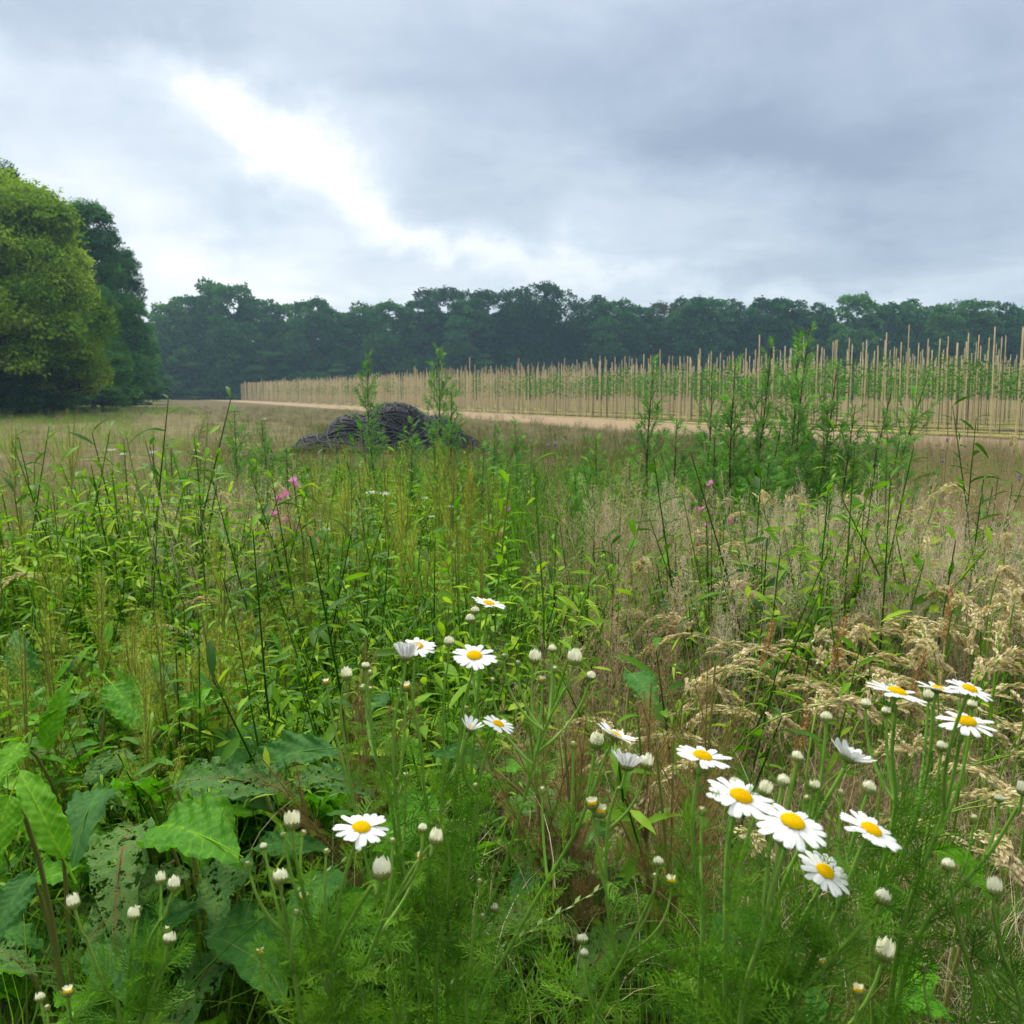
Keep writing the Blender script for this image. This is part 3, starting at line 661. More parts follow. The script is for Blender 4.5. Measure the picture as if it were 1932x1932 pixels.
def fused(parts):                                    # one prototype out of (geometry, material slot) pairs
    g = G()
    for p_, m_ in parts: g.stamp(p_, np.eye(3)[None], np.zeros((1, 3)), m=m_)
    return g.arr()
infield = lambda x, Y: fs(x, Y) > -7.5
# green grass, near to far
tg_ = [tuft(36, .05, .55).arr() for _ in range(4)]
g = G(); x, Y, px = scat(2600, -80, 2010, 1.15, 14, lambda p_, y_, x_: (y_ > 2.4) | (RG.random(len(p_)) < .12)); lay(g, tg_, x, Y, (.75 + .45 * RG.random(len(x))) * np.interp(Y, [1, 2.2, 6, 14], [.7, .9, 1.15, 1.0]))
tag(link('green_grass', g.mesh('green_grass', M_['gg'])), 'green grass blades filling the meadow', 'grass', kind='stuff')
g = G(); x, Y, px = scat(1500, -90, 430, 22, 140, lambda p_, y_, x_: (p_ < 330 + 60 * np.sin(y_ * .1)) & ((y_ > 44) | (RG.random(len(p_)) < .35)) & (fs(x_, y_) < -9)); lay(g, [tuft(26, .22, .36, 3.).arr() for _ in range(3)], x, Y, U(.7, 1.3, len(x)))
tag(link('edge_grass', g.mesh('edge_grass', M_['gg'])), 'green grass strip along the foot of the left wood', 'grass', kind='stuff')
# olive-brown rushy grass of the middle distance
tf = [tuft(26, .16, .42, 2.4).arr() for _ in range(4)]
g = G(); x, Y, px = scat(5200, -100, 2030, 10, 95, lambda p_, y_, x_: (fs(x_, y_) < -6 + 3 * RG.random(len(p_)) ** 3) & ((p_ > 380 + (y_ - 20) * .5) | (y_ > 60)) )
lay(g, tf, x, Y, (.7 + .5 * RG.random(len(x))) * np.interp(Y, [10, 20, 50, 95], [1., .95, .8, .8])); 
tag(link('olive_grass', g.mesh('olive_grass', M_['gb'])), 'brownish rushy grass band across the middle of the meadow', 'grass', kind='stuff')
# dry pale grass, far left and right middle
ap = []
for _ in range(4):
    cl = G()
    for q in range(9):
        st, hd = airy(U(.6, .9), .16, .045, 46); T_ = np.array([[*(RG.normal(size=2) * .09), 0]]); a_ = rotz(U(0, 6.28, 1))
        cl.stamp(st, a_, T_, m=1); cl.stamp(hd, a_, T_, m=0)
    ap.append(cl.arr())
g = G(); x, Y, px = scat(1500, -80, 520, 3.6, 60, lambda p_, y_, x_: (fs(x_, y_) < -12) & (p_ < 400 + 700 / y_ ) & (RG.random(len(p_)) < .85))
lay(g, ap, x, Y, np.interp(Y, [4, 10, 30, 60], [1., .9, .75, .8]) * U(.6, 1.05, len(x)))
tag(link('dry_grass', g.mesh('dry_grass', [M_['gf'], M_['gf']])), 'pale dry seeding grass on the left of the meadow', 'grass', kind='stuff')
g = G(); x, Y, px = scat(900, 1640, 2020, 4.2, 22, lambda p_, y_, x_: (fs(x_, y_) < -6))
lay(g, ap, x, Y, U(.75, 1.05, len(x)) * np.interp(Y, [4, 22], [1., .8]))
tag(link('pale_grass', g.mesh('pale_grass', [M_['gf'], M_['gf']])), 'pale straw-coloured grass patch at the right in front of the nursery', 'grass', kind='stuff')
g = G(); x, Y, px = scat(700, 300, 2020, 30, 130, lambda p_, y_, x_: (fs(x_, y_) > -7.5) & (fs(x_, y_) < 0))
lay(g, [tuft(20, .15, .16, 2.).arr() for _ in range(3)], x, Y, U(.6, 1.3, len(x))); tag(link('stubble', g.mesh('stubble', M_['gd'])), 'short dry stubble on the bare strip along the nursery', 'grass', kind='stuff')
g = G(); x, Y, px = scat(5200, 600, 2020, 28, 110, lambda p_, y_, x_: (fs(x_, y_) > .3) & (fs(x_, y_) < 26) & (np.abs((fs(x_, y_) % 2.3) - 1.15) < .42))
lay(g, [tuft(20, .16, .17, 2.2).arr() for _ in range(3)], x, Y, U(.6, 1.3, len(x))); tag(link('row_weeds', g.mesh('row_weeds', foliage('weed_row', [(.16, .17, .03), (.32, .31, .06), (.46, .42, .12)], .2, .7))), 'low yellow-green weeds in strips between the cane rows', 'weeds', kind='stuff')
# pinkish-brown fine panicles in the middle
app = []
for _ in range(4):
    cl = G()
    for q in range(8):
        st, hd = airy(U(.6, .95), .19, .06, 130); T_ = np.array([[*(RG.normal(size=2) * .06), 0]]); a_ = rotz(U(0, 6.28, 1))
        cl.stamp(st, a_, T_, m=0); cl.stamp(hd, a_, T_, m=0)
    app.append(cl.arr())
def pk(p_, y_, x_):
    return ((p_ > 980) & (y_ < 3.6)) | ((p_ > 350) & (p_ < 620) & (y_ > 2.4) & (y_ < 4.2)) | ((p_ > 1100) & (RG.random(len(p_)) < .3))
g = G(); x, Y, px = scat(560, 250, 2000, 1.5, 8, pk); lay(g, app, x, Y, U(.75, 1.05, len(x)) * np.interp(Y, [1.5, 2.2, 4, 8], [.62, .78, .9, 1.]) * (.7 + .45 * patch(x, Y, .4, 2)), tilt=.3)
tag(link('brown_grass', g.mesh('brown_grass', M_['gp'])), 'fine pinkish-brown seeding grass in the middle of the meadow', 'grass', kind='stuff')
pp_ = []
for _ in range(4):
    cl = G()
    for q in range(7):
        st, hd = airy(U(.75, 1.0), .17, .055, 150); T_ = np.array([[*(RG.normal(size=2) * .06), 0]]); a_ = tilted(1, .16); cl.stamp(st, a_, T_, m=0); cl.stamp(hd, a_ , T_, m=0)
    pp_.append(cl.arr())
g = G(); x, Y, px = scat(230, 1180, 2010, 2.1, 4.4, lambda p_, y_, x_: patch(x_, y_, .3, 3) > .5); lay(g, pp_, x, Y, U(.6, .88, len(x)) * np.interp(Y, [2.1, 3, 5.5], [.9, 1., 1.05]), tilt=.25)
x, Y, px = scat(24, 340, 560, 2.6, 4.4); lay(g, pp_, x, Y, U(.62, .9, len(x)), tilt=.25)
tag(link('feathery_grass', g.mesh('feathery_grass', foliage('grass_feathery', [(.40, .29, .23), (.56, .44, .36), (.72, .61, .51), (.84, .75, .66)], .3, .7))), 'soft pale pinkish feathery seeding grass among the weeds', 'grass', kind='stuff')
# dry straw litter between the stems near the camera
sg = []
for _ in range(3):
    g0 = G(); n = 40; d = nrm(np.stack([RG.normal(size=n), RG.normal(size=n), U(-.25, .9, n)], -1)); T = np.stack([RG.normal(size=n) * .12, RG.normal(size=n) * .12, U(.02, .3, n)], -1)
    g0.stamp(BL[2], scl(frames(np.cross(d, (0, 0, 1.)), up=(0, 0, 1)), U(.06, .15, n)), T, U(.1, .9, n)); sg.append(g0.arr())
g = G(); x, Y, px = scat(420, 820, 2000, 1.3, 3.4); lay(g, sg, x, Y, U(.8, 1.2, len(x)), tilt=.3)
tag(link('straw', g.mesh('straw', M_['gd'])), 'dry bent straw tangled between the green stems', 'straw', kind='stuff')
# leafy weeds
lw = [fused([(leafy(U(.6, .85), int(U(22, 40)), U(.05, .085)), 0)]) for _ in range(9)]
def bushy(h, L, ns, nl):
    g = G()
    for k in range(ns):
        a = leafy(h * U(.7, 1.05), nl, L * U(.8, 1.2)); g.stamp(a, tilted(1, .42), np.array([[*(RG.normal(size=2) * .035), 0]]), [U(.3, .7)])
    return g.arr()
bs = [bushy(U(.5, .7), U(.055, .085), 8, int(U(16, 26))) for _ in range(7)]
def bz_(p_, y_, x_):
    pr = np.where(p_ < 950, 1., np.where(p_ < 1300, .9, np.where(p_ < 1740, .85, .45))); pr = np.where((y_ < 2.3) & (p_ > 950), .06, pr); pr = np.where((y_ > 6) & (p_ < 300), .3, pr)
    return (RG.random(len(p_)) < pr) & (patch(x_, y_, .45, 1) > .22)
g = G(); x, Y, px = scat(1750, -80, 2010, 1.6, 14, bz_); pt_ = patch(x, Y, .6, 5)
lay(g, bs, x, Y, U(.8, 1.2, len(x)) * np.interp(Y, [1.6, 3, 5, 13], [.85, 1.15, 1.15, .95]) * (.75 + .5 * pt_), np.clip(np.where(px < 950, .42, .33) + U(-.3, .3, len(x)) + .3 * (pt_ - .5), 0, 1), tilt=.15, top=.72)
tag(link('bushy_weeds', g.mesh('bushy_weeds', M_['weed'])), 'bushy broad-leaved weeds in uneven masses', 'weeds', kind='stuff')
def wz(p_, y_, x_):
    r_ = RG.random(len(p_)); d_ = np.where(p_ < 620, 1.0, np.where(p_ < 980, 1.0, np.where(p_ < 1250, .62, .42)))
    d_ = np.where((y_ < 2.0) & (p_ > 950), .12, d_); return r_ < d_
g = G(); x, Y, px = scat(1900, -80, 2010, 1.35, 14, wz); k_ = (Y < 5) | (px > 330) | (RG.random(len(x)) < .45); x, Y, px = x[k_], Y[k_], px[k_]
lay(g, lw, x, Y, U(.7, 1.15, len(x)) * (.66 + .5 * patch(x, Y, .5)) * np.interp(Y, [1.2, 1.8, 3.5, 11], [.5, .78, 1.1, 1.0]) * np.where(px > 980, .85, 1.), np.clip(np.where(px < 950, .55, .36) + U(-.3, .3, len(x)) + .25 * (patch(x, Y, .8, 4) - .5), 0, 1), top=.85)
tag(link('leafy_weeds', g.mesh('leafy_weeds', M_['weed'])), 'knee-high leafy green weeds crowding the meadow', 'weeds', kind='stuff')
g = G(); x, Y, px = scat(420, 330, 1780, 4.6, 12, lambda p_, y_, x_: (p_ < 1000) | (p_ > 1150)); pt_ = patch(x, Y, .9, 3)
lay(g, bs, x, Y, U(1.0, 1.5, len(x)) * (.75 + .4 * pt_), np.clip(.30 + U(-.2, .2, len(x)) + .2 * (pt_ - .5), 0, 1), tilt=.1, top=.66)
tag(link('tall_weeds', g.mesh('tall_weeds', M_['weed'])), 'taller dark green weeds in front of the heap and under the mugworts', 'weeds', kind='stuff')
# green rushes centre-right
ru = [tuft(40, .05, 1.0, .7).arr() for _ in range(3)]
g = G(); x, Y, px = scat(120, 940, 1240, 3.4, 9); lay(g, [tuft(34, .06, .95, .6).arr() for _ in range(3)], x, Y, U(.8, 1.1, len(x)), U(.1, .45, len(x)))
tag(link('rush_grass', g.mesh('rush_grass', M_['gg'])), 'stiff upright dark green rushes right of the dock clump', 'rushes', kind='stuff')

def root(px, ytop, Y):
    t_ = P(px, ytop, Y); z = float(gz(t_.x, Y)); return (t_.x, Y, z), t_.z - z
# ------------------------------------------------------------------ mugwort
MG = [mugwort(1.25), mugwort(1.25), mugwort(1.25), mugwort(1.25)]
MUG = [  # px top, y top, distance, px at the foot, label
    (703, 668, 8.5, 712, 'tall thin mugwort rising in front of the hose heap, left one'), (816, 662, 8.5, 822, 'tall thin mugwort rising in front of the hose heap, right one'),
    (858, 735, 8.2, 850, 'shorter mugwort in front of the right end of the hose heap'), (1238, 688, 6, 1225, 'leftmost mugwort of the tall group at right'),
    (1326, 702, 5.8, 1305, 'mugwort with a straight black stem, second of the tall group at right'), (1405, 690, 5.6, 1380, 'mugwort third from the left in the tall group at right'),
    (1448, 655, 5.6, 1400, 'mugwort fourth from the left in the tall group at right'), (1498, 640, 5.7, 1470, 'tall mugwort just left of the tallest one'),
    (1552, 622, 5.4, 1505, 'tallest mugwort, standing against the tan canes'), (1565, 700, 5.6, 1530, 'mugwort leaning right beside the tallest one'),
    (1688, 745, 5.6, 1610, 'leaning mugwort right of the tallest one'), (1762, 712, 5.7, 1650, 'rightmost mugwort, leaning far to the right'),
    (925, 802, 8.6, 928, 'small mugwort tip just right of the hose heap'), (972, 796, 9.2, 972, 'small mugwort tip second from the hose heap on its right'),
    (1125, 832, 6, 1120, 'short mugwort with fresh green leaves left of the tall group'), (440, 780, 6.4, 450, 'leafy mugwort left of the hose heap, left of two'),
    (492, 800, 6.2, 496, 'leafy mugwort left of the hose heap, right of two'), (375, 905, 4.4, 380, 'short bright mugwort at the left behind the pinkish grass'), (1610, 770, 5.4, 1575, 'lower bushy mugwort between the tallest and the leaning ones'),
    (1350, 830, 5.2, 1340, 'low bushy mugwort under the tall group'), (1480, 800, 5.2, 1440, 'low bushy mugwort in the middle of the tall group'),
    (1262, 800, 5.4, 1250, 'low leafy mugwort at the left foot of the tall group'), (1395, 770, 5.9, 1385, 'mid-height mugwort behind the third tall one'), (1530, 760, 5.9, 1500, 'mid-height mugwort behind the tallest one'), (1640, 830, 5.2, 1600, 'low mugwort under the leaning ones'),
    (1715, 840, 5.0, 1660, 'low mugwort at the right end of the group'), (1180, 880, 5.0, 1175, 'short mugwort at the far left of the tall group'), (1075, 900, 4.8, 1070, 'short mugwort among the rushes'), (560, 850, 5.6, 556, 'short mugwort in front of the left end of the hose heap'), (905, 850, 5.6, 900, 'short mugwort covering the right end of the hose heap'),
    (780, 800, 6.4, 782, 'leafy mugwort against the middle of the hose heap'), (330, 850, 5.4, 335, 'short mugwort at the left beside the pale grass'), (1430, 870, 4.8, 1420, 'lowest front mugwort of the tall group')]
for i, (px, yt, Y, fx, lab) in enumerate(MUG):
    (x, y, z), h = root(px, yt, Y); x0 = P(fx, yt, Y).x; ht = h + .02
    e = plant('mugwort', MG[i % 4], (x0, y, z), U(0, 6.28), 1.)
    L = math.hypot(ht, x - x0); e.scale = (1.05 + .1 * (h > 1.3),) * 2 + (L / 1.25,)
    e.rotation_euler = (Matrix.Rotation(math.atan2(x - x0, ht), 3, 'Y') @ Matrix.Rotation(i * 2.2, 3, 'Z')).to_euler()
    tag(e, lab, 'mugwort', 'mugwort plants in the meadow')

# ------------------------------------------------------------------ docks with seed heads
DY = [dockplant(1.0) for _ in range(3)]; DB = [dockplant(1.0, 34, spikes=3, big=.22) for _ in range(3)]; DR = [dockplant(.9, 3, 'seedr', 5, .12, 'dockd') for _ in range(2)]
i = 0
for (px, yt, Y, kd, lab) in [
    (598, 868, 3.6, 1, 'yellow-seeded dock at the left end of the bright green clump'), (640, 838, 3.5, 1, 'tall yellow-seeded dock below the left end of the hose heap'), (690, 870, 3.3, 0, 'green dock in the clump under the left mugwort'),
    (735, 845, 3.4, 1, 'dock with a knobbly yellow spike in front of the hose heap'), (770, 830, 3.6, 1, 'tall yellow-seeded dock in front of the middle of the hose heap'), (815, 838, 3.4, 1, 'slanting yellow-seeded dock in front of the right mugwort'),
    (850, 850, 3.3, 0, 'green dock in the middle of the bright clump'), (895, 862, 3.4, 0, 'dock at the right side of the bright clump'), (925, 880, 3.3, 0, 'rightmost dock of the bright clump'),
    (660, 930, 2.9, 0, 'lower leafy dock near the front of the bright clump, left'), (750, 940, 2.8, 0, 'lower leafy dock near the front of the bright clump, middle'), (840, 935, 2.8, 0, 'lower leafy dock near the front of the bright clump, right'),
    (310, 1130, 1.75, 1, 'yellow-brown seeded dock at left, left one of three'), (372, 1110, 1.8, 1, 'yellow-brown seeded dock at left, middle one of three'), (432, 1125, 1.7, 1, 'yellow-brown seeded dock at left, right one of three'),
    (275, 1240, 1.5, 1, 'low dock with dense yellow seeds over the big dark leaves'), (105, 1130, 1.7, 0, 'green dock near the left edge'), (30, 1180, 1.6, 0, 'green dock at the very left edge'), (170, 1090, 1.9, 0, 'green dock with pointed leaves left of the yellow-seeded ones'),
    (120, 770, 6.5, 1, 'far thin yellow dock spike standing out at the left'), (15, 800, 5.5, 1, 'far dock spike at the very left edge'), (885, 845, 3.7, 2, 'reddish-brown dock spike leaning right behind the green clump'),
    (1325, 1268, 1.45, 2, 'dark brown dried dock seed head in the middle right'), (1240, 1330, 1.35, 2, 'dark brown dock left of the dried seed head'), (1290, 1400, 1.25, 2, 'low dark brown dock behind the big right daisies'),
    (660, 1290, 1.35, 2, 'reddish dried dock behind the left daisy stems'), (1045, 1310, 1.35, 2, 'brown dock behind the middle daisy stems'), (1100, 1390, 1.3, 2, 'low brown dock under the middle daisies'),
    (1440, 1810, .72, 2, 'blurry red-brown seed spike poking up at the bottom edge'), (230, 1180, 1.9, 0, 'bright leafy dock behind the low yellow-seeded one'), (540, 1130, 2.1, 0, 'dock with reddish stems between the two clumps')]:
    (x, y, z), h = root(px, yt, Y); v = (DB, DY, DR)[0 if kd == 0 else kd][i % (2 if kd == 2 else 3)]; sc = h / (.9 if kd == 2 else 1.02); i += 1
    e = plant('dock', v, (x, y, z), U(0, 6.28), (max(sc, .6) if kd != 2 else .8,) * 2 + (sc,)); tag(e, lab, 'dock', 'dock plants in the meadow')

for q in range(34):
    px, Y = (U(-20, 560), U(1.7, 3.6)) if q < 24 else (U(560, 960), U(2.2, 3.2)); yt = float(np.interp(Y, [1.7, 2.4, 3.6], [1230, 1010, 900])) + U(-45, 60)
    (x, y, z), h = root(px, yt, Y); sc = h / 1.02; e = plant('dock', (DB + DB + DY[:1])[q % 7], (x, y, z), U(0, 6.28), (max(sc, .75),) * 2 + (sc,))
    tag(e, 'leafy dock in the crowd of weeds on the left side' if q < 24 else 'leafy dock low in the bright clump under the hose heap', 'dock', 'docks crowding the left side' if q < 24 else 'docks low in the bright clump')
# broad dock rosettes near the lens: every leaf its own mesh part
BLV = []
for q in range(5):
    g = leaf(1, (.42, .36, .46, .34, .40)[q], 64, (.35, .55, .2, .45, .7)[q], .20, .07, (.72, .8, .68, .85, .75)[q], cols=9)
    v = g.V[0]; v[:, 2] += .02 * np.sin(v[:, 1] * 38 + np.abs(v[:, 0]) * 55) * np.abs(v[:, 0]) * 5 ; v[:, 0] += .018 * np.sin(v[:, 1] * 9 + q)
    ph_ = 2 * math.pi * (v[:, 1] * 12 - np.abs(v[:, 0]) * 9); v[:, 2] += .007 * np.cos(ph_) * np.minimum(1, np.abs(v[:, 0]) * 12)
    g.A[0] = np.clip(.5 + .30 * np.maximum(0, -np.cos(ph_)) ** 6 + .4 * (np.abs(v[:, 0]) < .008), 0, 1)
    nr_ = np.abs(v[:, 0]); v[:, 0] *= 1 + .05 * np.sin(v[:, 1] * 60 + q * 2)
    tube(g, np.stack([np.zeros(9), np.linspace(-.25, .95, 9), -(.35, .55, .2, .45, .7)[q] * np.maximum(np.linspace(-.25, .95, 9), 0) ** 2 - .006], -1), np.linspace(.014, .003, 9), 5, a=1.0)
    BLV.append(g)
BM = {k: [b.mesh('leaf', M_[k]) for b in BLV] for k in ('dock', 'dockd', 'dockh')}
def rosette(px, py, Y, leaves, lab):                 # leaves: (px, py, dY, tip px, tip py, variant, material)
    b = P(px, py, Y); z0 = float(gz(b.x, Y)); e = empty('broad_dock', (b.x, Y, z0)); tag(e, lab, 'dock', 'broad-leaved docks near the front')
    for (x0, y0, Y0, x1, y1, Y1, vi, mk) in leaves:
        a = P(x0, y0, Y0); c_ = P(x1, y1, Y1); d = c_ - a; L = d.length; up = Vector((0, -.55, .9)); d = (d + up * d.length * (.30, .45, .18, .38, .5)[vi]).normalized(); 
        x_ = d.cross(up).normalized(); z_ = x_.cross(d); Mx = Matrix((x_, d, z_)).transposed().to_4x4(); 
        o = link('leaf', BM[mk][vi], e); o.matrix_local = Matrix.Translation(a - Vector(e.location)) @ Mx @ Matrix.Diagonal((L, L, L, 1))
    st = G()
    for (x0, y0, Y0, *_r) in leaves:
        a = np.array(P(x0, y0, Y0) - Vector(e.location)); tube(st, bez((0, 0, 0), (a[0] * .3, a[1] * .3, a[2] * .8), a, 7), np.linspace(.004, .0025, 7), 5)
    link('leaf_stalks', st.mesh('leaf_stalks', M_['dstem']), e)
rosette(150, 2100, 1.25, [(120, 1620, 1.15, 30, 1440, 1.2, 1, 'dock'), (20, 1500, 1.0, -20, 1660, .95, 2, 'dock'), (300, 1640, 1.3, 150, 1780, 1.15, 0, 'dockh'), (60, 1650, 1.2, -40, 1820, 1.1, 0, 'dockd'),
    (250, 1560, 1.35, 200, 1700, 1.15, 4, 'dockh'), (-10, 1790, 1.05, 60, 1830, 1.0, 3, 'dockh'), (200, 1770, 1.3, 260, 1900, 1.15, 2, 'dockd')], 'broad dock with large torn leaves at the bottom left corner')
rosette(420, 2050, 1.35, [(300, 1560, 1.3, 440, 1590, 1.15, 0, 'dock'), (330, 1480, 1.4, 530, 1470, 1.3, 3, 'dockh'), (360, 1650, 1.3, 205, 1690, 1.2, 1, 'dockh'), (350, 1700, 1.3, 250, 1790, 1.15, 2, 'dockd'), (420, 1720, 1.3, 540, 1880, 1.15, 0, 'dockd'),
    (430, 1800, 1.3, 330, 1880, 1.15, 4, 'dockh'), (480, 1600, 1.35, 610, 1590, 1.3, 3, 'dockd'), (440, 1620, 1.35, 400, 1740, 1.2, 2, 'dockh')], 'broad dock with insect-holed leaves under the left daisy buds')
rosette(620, 2000, 1.4, [(470, 1450, 1.45, 640, 1400, 1.4, 0, 'dockd'), (640, 1640, 1.3, 540, 1760, 1.15, 3, 'dockd'), (690, 1680, 1.3, 620, 1790, 1.2, 2, 'dock'), (560, 1470, 1.35, 700, 1480, 1.3, 1, 'dockh'), (800, 1500, 1.35, 740, 1600, 1.2, 0, 'dock'), (700, 1820, 1.2, 600, 1860, 1.1, 4, 'dockh')],
    'broad dock with a wide arching leaf left of the daisies')
rosette(1150, 2050, 1.45, [(930, 1450, 1.4, 830, 1400, 1.35, 3, 'dockd'), (1000, 1700, 1.3, 900, 1790, 1.2, 2, 'dockh'), (1190, 1270, 1.6, 1240, 1330, 1.5, 2, 'dockd'), (980, 1500, 1.45, 1090, 1560, 1.3, 0, 'dockh'), (1050, 1620, 1.4, 960, 1680, 1.3, 4, 'dockd'),
    (1180, 1750, 1.3, 1090, 1850, 1.15, 3, 'dockh'), (1120, 1650, 1.4, 1200, 1720, 1.3, 2, 'dockd')], 'broad dock half hidden behind the middle daisy stems')
rosette(1740, 2100, 1.2, [(1700, 1880, 1.0, 1800, 1920, .95, 2, 'dock'), (1740, 1810, 1.1, 1700, 1900, 1.0, 1, 'dock'), (1420, 1720, 1.2, 1340, 1790, 1.1, 3, 'dockd'), (1860, 1690, 1.15, 1830, 1580, 1.1, 1, 'dock'), (1560, 1890, 1.1, 1500, 1930, 1.0, 2, 'dockd')], 'dock with a few bright leaves at the bottom right corner')
rosette(170, 1700, 1.7, [(150, 1330, 1.75, 20, 1310, 1.7, 1, 'dock'), (210, 1290, 1.8, 290, 1390, 1.7, 2, 'dock'), (90, 1420, 1.6, 110, 1280, 1.6, 3, 'dock'), (330, 1350, 1.7, 420, 1290, 1.65, 1, 'dock'), (470, 1360, 1.7, 410, 1500, 1.55, 0, 'dockd'),
    (250, 1420, 1.6, 150, 1480, 1.5, 2, 'dockh'), (60, 1300, 1.7, 20, 1180, 1.75, 0, 'dockd'), (330, 1460, 1.6, 430, 1540, 1.45, 3, 'dock'), (200, 1490, 1.5, 130, 1570, 1.35, 4, 'dockd'), (40, 1400, 1.5, -20, 1500, 1.4, 2, 'dock')], 'bright broad dock in the left middle under the yellow seed heads')

for q in range(26):                                  # more broad docks in the dark under the daisies
    px = U(-20, 640) if q < 18 else U(760, 1250); Y = U(1.25, 1.95); x = (px - 966) / F * Y; z = float(gz(x, Y))
    e = empty('broad_dock', (x, Y, z)); tag(e, 'broad dark dock leaves low in the bottom left thicket' if q < 18 else 'broad dark dock leaves in the shade under the middle daisies', 'dock', 'low broad docks at bottom left' if q < 18 else 'low broad docks under the middle daisies')
    hmx = .20 + .20 * RG.random() if q >= 18 else U(.18, .42); st = G()
    for k in range(9):
        th = k * 2.4 + U(-.4, .4); zz_ = hmx * U(.25, 1.); a = Vector((math.cos(th) * .06, math.sin(th) * .06, zz_)); el = U(.0, .9)
        d = Vector((math.cos(th) * math.cos(el), math.sin(th) * math.cos(el), math.sin(el))); x_ = d.cross(Vector((0, 0, 1))).normalized(); Mx = Matrix((x_, d, x_.cross(d))).transposed().to_4x4(); L = U(.11, .21)
        mk = ('dock', 'dockd', 'dockh', 'dock')[int(U(0, 3.99))]; o = link('leaf', BM[mk][k % 5], e, M=Matrix.Translation(a + d * .03) @ Mx @ Matrix.Diagonal((L, L, L, 1)))
        tube(st, bez((0, 0, 0), (0, 0, zz_ * .7), np.array(a + d * .03), 5), [.004, .003, .003, .0025, .002], 4)
    link('leaf_stalks', st.mesh('leaf_stalks', M_['dstem']), e)
# ------------------------------------------------------------------ grasses that stand out
PLM = []
for (h, b, nd_) in [(.9, .10, .10), (.9, .16, .14), (.95, .05, .07), (.85, .2, .16), (.9, .12, .18), (.95, .03, .03), (.9, .24, .05), (.85, .06, .2)]:
    st, hd = plume(h, b, nd_); PLM.append([('stem', st.mesh('stem', M_['gg'])), ('seed_head', hd.mesh('seed_head', M_['gd']))])
def grass_thing(name, v, hv, px, yt, Y, rz, lab, cat, grp):
    (x, y, z), h = root(px, yt, Y); s_ = h / hv; e = plant(name, v, (x, y, z), rz, (1, 1, s_)); tag(e, lab, cat, grp); return e
for q in range(165):
    if q < 115: px, Y = U(1230, 1990), math.exp(U(math.log(1.25), math.log(2.6)))
    elif q < 145: px, Y = U(1180, 1990), U(2.6, 4.5)
    else: px, Y = U(-20, 520), U(2.4, 4.5)
    top = np.interp(Y, [1.2, 1.6, 2.2, 3, 4.5], [1480, 1300, 1150, 1010, 930]) + U(-50, 90) - (60 if px > 1750 else 0)
    reg = 'at right' if q < 145 else 'at left'
    rz_ = U(-2.6, -.4) if RG.random() < .5 else U(0, 6.28)   # most nod to the right
    grass_thing('grass_plume', PLM[q % 8], .9, px, top, Y, rz_, 'arching straw-coloured grass plume in the thicket %s' % reg, 'grass plume', 'straw-coloured grass plumes %s' % reg)
STR = []
for h in (.9, .95):
    st = G(); hd = G(); pth = bez((0, 0, 0), (0, 0, h * .6), (0, .06, h), 8); tube(st, pth, np.linspace(.002, .001, 8), 4, a=.6)
    n = 170; f_ = 1 - .22 * RG.random(n) ** .9; i_ = (f_ * 6.99).astype(int); b = pth[i_] + (pth[i_ + 1] - pth[i_]) * (f_ * 6.99 - i_)[:, None]
    hd.stamp(SK, scl(frames(nrm(sph(n) * .6 + np.array((0, .1, 1.))), roll=U(0, 6.28, n)), U(.7, 1.2, n)), b + sph(n) * (.007 * np.sin((1.02 - f_) / .24 * 3)[:, None]), U(.2, .85, n)); STR.append([('stem', st.mesh('stem', M_['gd'])), ('seed_head', hd.mesh('seed_head', foliage('ginger_head', [(.30, .15, .07), (.46, .25, .12), (.58, .36, .2)], .2, .7)))])
for (px, yt, Y, l) in [(1531, 1190, 1.8, 'upright ginger grass spike above the middle right daisies'), (1774, 1110, 1.9, 'tall upright ginger grass spike at the right'), (1680, 1215, 1.7, 'ginger grass spike left of the tall one at the right'), (1450, 1340, 1.5, 'low ginger grass spike behind the big daisies'), (1400, 1170, 1.9, 'slanted ginger grass spike in the middle of the dry grass')]:
    grass_thing('grass_spike', STR[int(px) % 2], .9, px, yt, Y, U(-2, 0), l, 'grass spike', 'ginger grass spikes')
SPK = []
for b in (.25, .08, .45):
    st, hd = spike(.95, .24, 20, b); SPK.append([('stem', st.mesh('stem', M_['gg'])), ('seed_head', hd.mesh('seed_head', foliage('rye_head', [(.14, .24, .08), (.24, .32, .13), (.36, .38, .2)], .25, .6)))])
for (px, yt, Y, k, rz, l) in [(320, 895, 2.3, 1, 1.6, 'pale green rye grass spike leaning left, upper one'), (270, 940, 2.2, 0, 1.6, 'pale green rye grass spike leaning left, lower one'), (620, 1100, 2.0, 0, -1.4, 'rye grass spike leaning right above the dock leaves'), (150, 1530, 1.15, 2, -1.5, 'rye grass spike lying over the big leaf at bottom left'),
                                  (350, 1780, .95, 2, -1.3, 'dry rye grass spike drooping at the bottom left'), (905, 1050, 2.2, 0, -1.2, 'thin green grass stalk bending right above the top daisy')]:
    grass_thing('rye_grass', SPK[k], .95, px, yt, Y, rz, l, 'rye grass', 'rye grass spikes')

